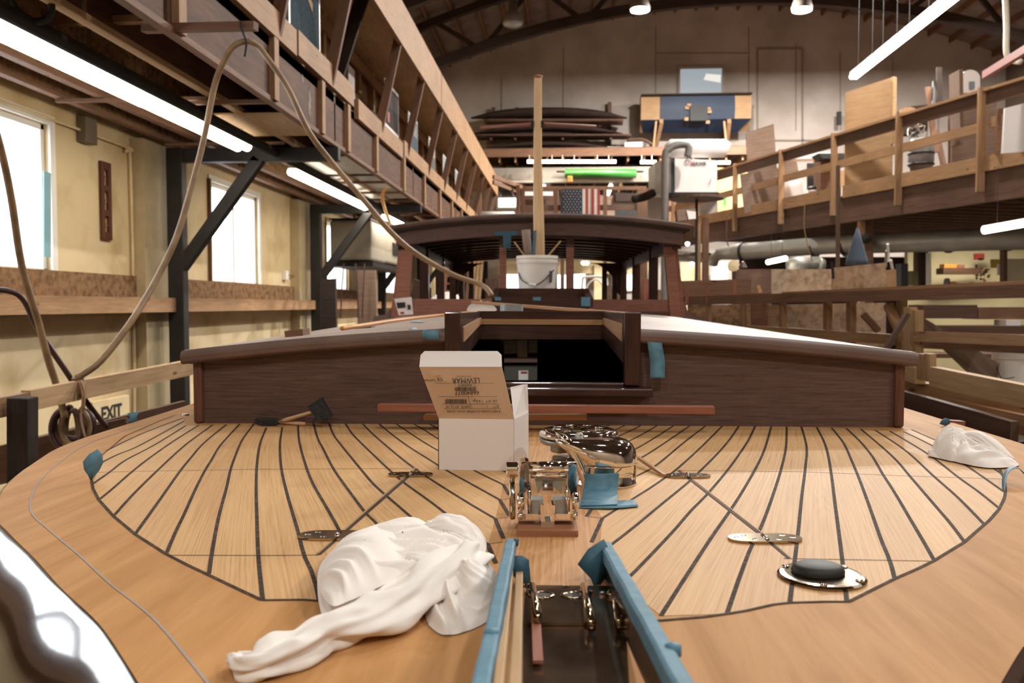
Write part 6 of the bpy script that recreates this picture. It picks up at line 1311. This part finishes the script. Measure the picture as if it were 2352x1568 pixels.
ssolid('base_bar', [(1188, 1180), (1236, 1180), (1238, 1196), (1190, 1196)], .055); ssolid('base_bar', [(1276, 1180), (1327, 1180), (1325, 1196), (1274, 1196)], .055)
MB().tube([sp(1198, 1074, .012), sp(1324, 1074, .012)], .009, 20).build('top_bar', chrome, cst, smooth=True)
MB().tube([sp(1218, 1088, .012), sp(1302, 1088, .012)], .007, 16).build('cross_bar', chrome, cst, smooth=True)
ssolid('pawl', [(1227, 1094), (1298, 1094), (1290, 1134), (1272, 1118), (1270, 1134), (1248, 1134), (1246, 1118), (1236, 1134)], .014, .012, galv, .002)
ssolid('pawl_rib', [(1247, 1096), (1269, 1096), (1270, 1136), (1246, 1136)], .004, .006, chrome, .002)
for x in (1215, 1302): MB().tube([sp(x, 1108, .01), sp(x + 2, 1175, .003)], .0032, 10).build('guide_rod', chrome, cst, smooth=True)
MB().lathe([(0, 0), (.0125, 0), (.014, .004), (.0125, .009), (0, .01)], sp(1204, 1150, .004), up=-RH, n=24, fx=(0, 0, 1)).build('boss', chrome, cst, smooth=True); MB().lathe([(0, 0), (.0125, 0), (.014, .004), (.0125, .009), (0, .01)], sp(1314, 1150, .004), up=RH, n=24, fx=(0, 0, 1)).build('boss', chrome, cst, smooth=True)
for x0, x1 in ((1218, 1248), (1272, 1302)): ssolid('foot_block', [(x0, 1148), (x1, 1148), (x1, 1182), (x0, 1182)], .03, .012, galv, .002)
R = []
for k in range(9):
    a0 = math.pi * k / 8; R.append((1258 - 15 * math.cos(a0), 1172 - 10 * math.sin(a0)))
ssolid('chain_spout', [(1241, 1160), (1249, 1160), (1252, 1198), (1266, 1198), (1268, 1160), (1275, 1160), (1273, 1208), (1262, 1219), (1250, 1219), (1243, 1208)], .03, -.006, chrome, .0022)
for x in (1232, 1288): MB().lathe([(0, 0), (.006, 0), (.006, .002), (0, .002)], sp(x, 1150, .018), n=16).build('screw_hole', blackr, cst)
for x in (1195, 1321): MB().tube([sp(x - 5, 1184, -.002), sp(x + 5, 1184, -.002)], .0058, 12).build('pivot_nut', chrome, cst, smooth=True)
lv = MB().tube([sp(1163, 1078, .012), sp(1190, 1078, .012)], .0108, 24).build('lever_hub', chrome, cst, smooth=False, bevel=.001)
MB().tube([sp(1177, 1086, .012), sp(1177, 1186, .0), sp(1178, 1192, 0)], [.0042, .0045, .003], 14).build('lever', brass, cst, smooth=True)
# ======================= WINDLASS =======================
Wc = PZ(1390, 1124) + FH * .064; Wc.z = DK
wn = thing('windlass', 'polished chrome anchor windlass with a round cap beside the card box', 'windlass', Wc)
def egg(cx, a, b, z, sq=2.4, n=44, dy=0):
    o = []
    for k in range(n):
        t_ = 6.2832 * k / n; x = math.copysign(abs(math.cos(t_)) ** (2 / sq), math.cos(t_)) * a; y = math.copysign(abs(math.sin(t_)) ** (2 / sq), math.sin(t_)) * b
        o.append(Wc + RH * (x + cx) + FH * (y + dy) + V((0, 0, z)))
    return o
m = MB(); prof = [(.0565, .062, 0), (.058, .064, .0015), (.058, .064, .004), (.0565, .062, .006), (.0565, .062, .036), (.0572, .063, .0375)]
m.rings([egg(.006, a, b, z, 2.2) for a, b, z in prof]).build('base_drum', chrome, wn, smooth=True)
prof = [(.006, .0578, .0635, .039), (.005, .0585, .064, .042), (.001, .0615, .064, .052), (-.005, .065, .062, .062), (-.012, .067, .058, .070), (-.018, .066, .052, .0755), (-.024, .060, .044, .079), (-.03, .046, .032, .081), (-.036, .02, .014, .0818)]
m = MB(); m.rings([egg(cx, a, b, z, 2.5) for cx, a, b, z in prof]).build('motor_hood', chrome, wn, smooth=True)
# curved guard blade sweeping down the left side of the hood
m = MB(); R = []
bl_ = smooth_path([P(1279, 992, 1.53), P(1296, 1003, 1.5), P(1316, 1030, 1.485), P(1334, 1068, 1.475), P(1343, 1100, 1.47), P(1344, 1122, 1.47)], 5)
for k, c in enumerate(bl_):
    t_ = k / (len(bl_) - 1); wv = .0015 + .009 * math.sin(3.14 * min(t_ * .8 + .1, 1)); R.append([c + RH * wv * math.cos(a0) + FH * .02 * math.sin(a0) + FH * .012 for a0 in [6.2832 * j / 14 for j in range(14)]])
m.rings(R).build('chain_guard', chrome, wn, smooth=True)
Gc = P(1329, 985, 1.6); gx = (Gc - O).dot(RH); Gb = O + RH * gx + FH * 1.6; Gb.z = DK
def gz(px_y, d=1.53): return (P(1329, px_y, d)).z - DK
zt = P(1329, 984, 1.6).z - DK
MB().lathe([(0, zt), (.02, zt + .0005), (.06, zt), (.0715, zt - .003), (.0745, zt - .007), (.0745, zt - .012), (.07, zt - .016), (0, zt - .016)], Gb, n=96, sy=1).build('cap_disc', chrome, wn, smooth=True)
MB().lathe([(0, zt - .017), (.0735, zt - .017), (.0745, zt - .02), (.072, zt - .026), (.05, zt - .03), (0, zt - .03)], Gb, n=56).build('clutch_ring', galv, wn)
MB().lathe([(0, zt + .001), (.015, zt + .001), (.016, zt + .004), (.012, zt + .0045), (.010, zt + .001)], Gb, n=6).build('socket', brass, wn)
for k in range(8):
    a0 = k * .785 + .3; MB().lathe([(0, zt + .0006), (.009, zt + .0006), (.0105, zt + .0014), (0, zt + .0016)], Gb + RH * .043 * math.cos(a0) + FH * .043 * math.sin(a0), n=12).build('cap_boss', chrome, wn, smooth=True)
for z0, sgn_ in ((zt - .034, -1), (.022, 1)):
    for k in range(5):
        a0 = k * 1.2566 + 2.4; c = Gb + RH * .036 * math.cos(a0) + FH * .036 * math.sin(a0); e = RH * math.cos(a0) + FH * math.sin(a0); s2 = V((0, 0, 1)).cross(e)
        MB().obox(c + V((0, 0, z0)), e * .02, s2 * (.014), V((0, 0, .008))).build('gypsy_tooth', galv, wn, bevel=.004)
MB().lathe([(.03, .004), (.026, .02), (.018, .03), (.018, zt - .04), (.03, zt - .028)], Gb, n=28).build('gypsy_core', galv, wn, smooth=True)
MB().lathe([(0, 0), (.045, 0), (.045, .01), (.03, .016), (0, .016)], Gb, n=32).build('gypsy_base', chrome, wn, smooth=False)
MB().lathe([(0, 0), (.008, 0), (.0075, .002), (.005, .003), (.0035, .001), (0, .001)], P(1330, 1001, 1.525), up=(-FH * .6 + V((0, 0, .8))), n=18).build('hood_stud', galv, wn, smooth=True)
# tape on the windlass
taped_strip([P(1383, 1087, 1.452), P(1381, 1108, 1.448), P(1379, 1124, 1.44), PZ(1378, 1138) + V((0, 0, .004)), PZ(1376, 1166) + V((0, 0, .004))], RH * .058, 'blue tape flap with a torn top stuck on the windlass base')
taped_strip([PZ(1328, 1160) + V((0, 0, .002)), PZ(1400, 1163) + V((0, 0, .003)), PZ(1462, 1158) + V((0, 0, .002))], FH * .046, 'blue tape strip flat on the deck in front of the windlass')
# prop stick behind the windlass
tag(MB().beam(PZ(1527, 1096) + V((0, 0, .003)), P(1460, 1047, 1.7), .006, .006).build('prop_stick', tanb), 'thin stick leaning from the right hinge up to the windlass', 'stick')
# ======================= BOW ROLLER =======================
br_ = thing('bow_roller', 'polished bow roller channel with blue-taped side arms at the bottom of the picture', 'bow roller', P(1340, 1500, .7) * 1.0)
def arm(xf, yfp, zf, xn, yn, zn, w_, nm):
    a = P(xf, yfp, 1.0); b = P(xn, yn, .50); return a, b
Ra = P(1390, 1243, 1.0); Rb = P(1592, 1600, .50); La = P(1173, 1236, 1.0); Lb = P(1096, 1600, .50); Rb = Ra.lerp(Rb, 1.12); Lb = La.lerp(Lb, 1.12)
def armbuild(a, b, w_):
    n = 14
    for nm, mt, wd, zo, th in (('arm_plate', plate, w_ * .6, -.01, .03), ('tape_cover', tape, w_, 0, .012)):
        R = []
        for i in range(n + 1):
            c = a.lerp(b, i / n); d = (b - a); d.z = 0; s = V((-d.y, d.x, 0)).normalized()
            j = .0012 * noise.noise(V((i * .9, w_ * 50, 3))) if nm == 'tape_cover' else 0; zz = min(th, max(c.z - DK - .002, .004)) if nm == 'tape_cover' else 0
            lo = max(DK + .001, c.z - (.016 if nm == 'tape_cover' else .05))
            R.append([V((c.x, c.y, z)) + s * (x * wd / 2 + j) for x, z in ((-1, lo), (-1, c.z + zo - .002), (-.6, c.z + zo), (.6, c.z + zo), (1, c.z + zo - .002), (1, lo))])
        MB().rings(R).build(nm, mt, br_, smooth=False, bevel=.001)
armbuild(Ra, Rb, .0145); armbuild(La, Lb, .0125)
for c_ in (Ra.lerp(Rb, .72) + RH * .006, La.lerp(Lb, .66)): MB().lathe([(0, -.006), (.006, -.006), (.006, .001), (.003, .0025), (0, .003)], c_, n=12).build('tape_bump', tape, br_, smooth=True)
pl = [PZ(1209, 1349, DK + .003), PZ(1432, 1351, DK + .003), PZ(1452, 1700, DK + .003), PZ(1180, 1700, DK + .003)]
MB().ext(pl, (0, 0, .003)).build('base_plate', plate, br_, bevel=.001)
MB().ext([PZ(1208, 1356, DK + .0065), PZ(1335, 1356, DK + .0065), PZ(1352, 1436, DK + .0065), PZ(1212, 1436, DK + .0065)], (0, 0, .003)).build('tongue_plate', plate, br_, bevel=.001)
for px, mirror in ((1243, 1), (1318, -1)):
    c = PZ(px, 1366, DK + .0098); MB().lathe([(.0075, 0), (.0085, .0012), (.0105, .0012), (.0115, 0)], c, n=28, sx=1.3, sy=1, fx=RH).build('oval_eye', brass, br_, smooth=True); MB().lathe([(0, 0), (.0075, 0), (.0075, .0004), (0, .0004)], c, n=24, sx=1.3, sy=1, fx=RH).build('eye_hole', blackr, br_)
for x0, y0, x1, y1, d0, d1, r_ in ((1222, 1345, 1235, 1412, .93, .80, .0042), (1340, 1346, 1358, 1426, .93, .79, .0048), (1408, 1346, 1422, 1424, .93, .79, .0045)):
    a = P(x0, y0, d0 + .01); b = P(x1, y1, d1 + .01); MB().tube([PZ(x0 - 6, y0 + 22, DK + .008), a - V((0, 0, .002)), a.lerp(b, .06) + V((0, 0, .002)), b, b - V((0, 0, .008))], r_, 12).build('u_pin', brass, br_, smooth=True)
for k in range(5): 
    c = PZ((1207, 1300, 1330, 1360, 1385, 1425)[k], (1348, 1352, 1360, 1362, 1365)[k], DK + .006); MB().lathe([(0, 0), (.004, 0), (.004, .003), (0, .004)], c, n=8).build('bolt_head', chrome, br_)
MB().beam(PZ(1230, 1400, DK + .011), PZ(1236, 1520, DK + .011), .009, .003).build('inner_strip', redb, br_)
leaf(None, P(1370, 1290, .96), [(a * .96 / F, b * .96 / F) for a, b in ((18, 50), (44, 0), (20, -40), (10, -52), (2, -66), (-8, -52), (-14, -36), (-45, -2), (-20, 32))], taped, .006, br_, 'tape_flap')
leaf(None, P(1195, 1310, .96), [(a * .96 / F, b * .96 / F) for a, b in ((-20, 36), (4, 34), (20, 22), (22, 0), (24, -30), (2, -34), (-16, -10))], taped, .005, br_, 'tape_flap')
leaf(None, P(1186, 1244, .99), [(a / F, b / F) for a, b in ((-6, 8), (6, 6), (4, -8), (-5, -14))], taped, .003, br_, 'tape_flap')
for k, (x0, x1, w_) in enumerate(((1193, 1182, .0085), (1172, 1140, .0075))): tag(MB().beam(P(x0, 1316, .97), P(x1, 1620, .5), w_, .008).build('wooden_batten', pinel, bevel=.0015), ('pale batten lying inside the left arm of the bow roller, the thicker one', 'thin pale batten squeezed against the taped left arm')[k], 'batten', 'battens in the bow roller')
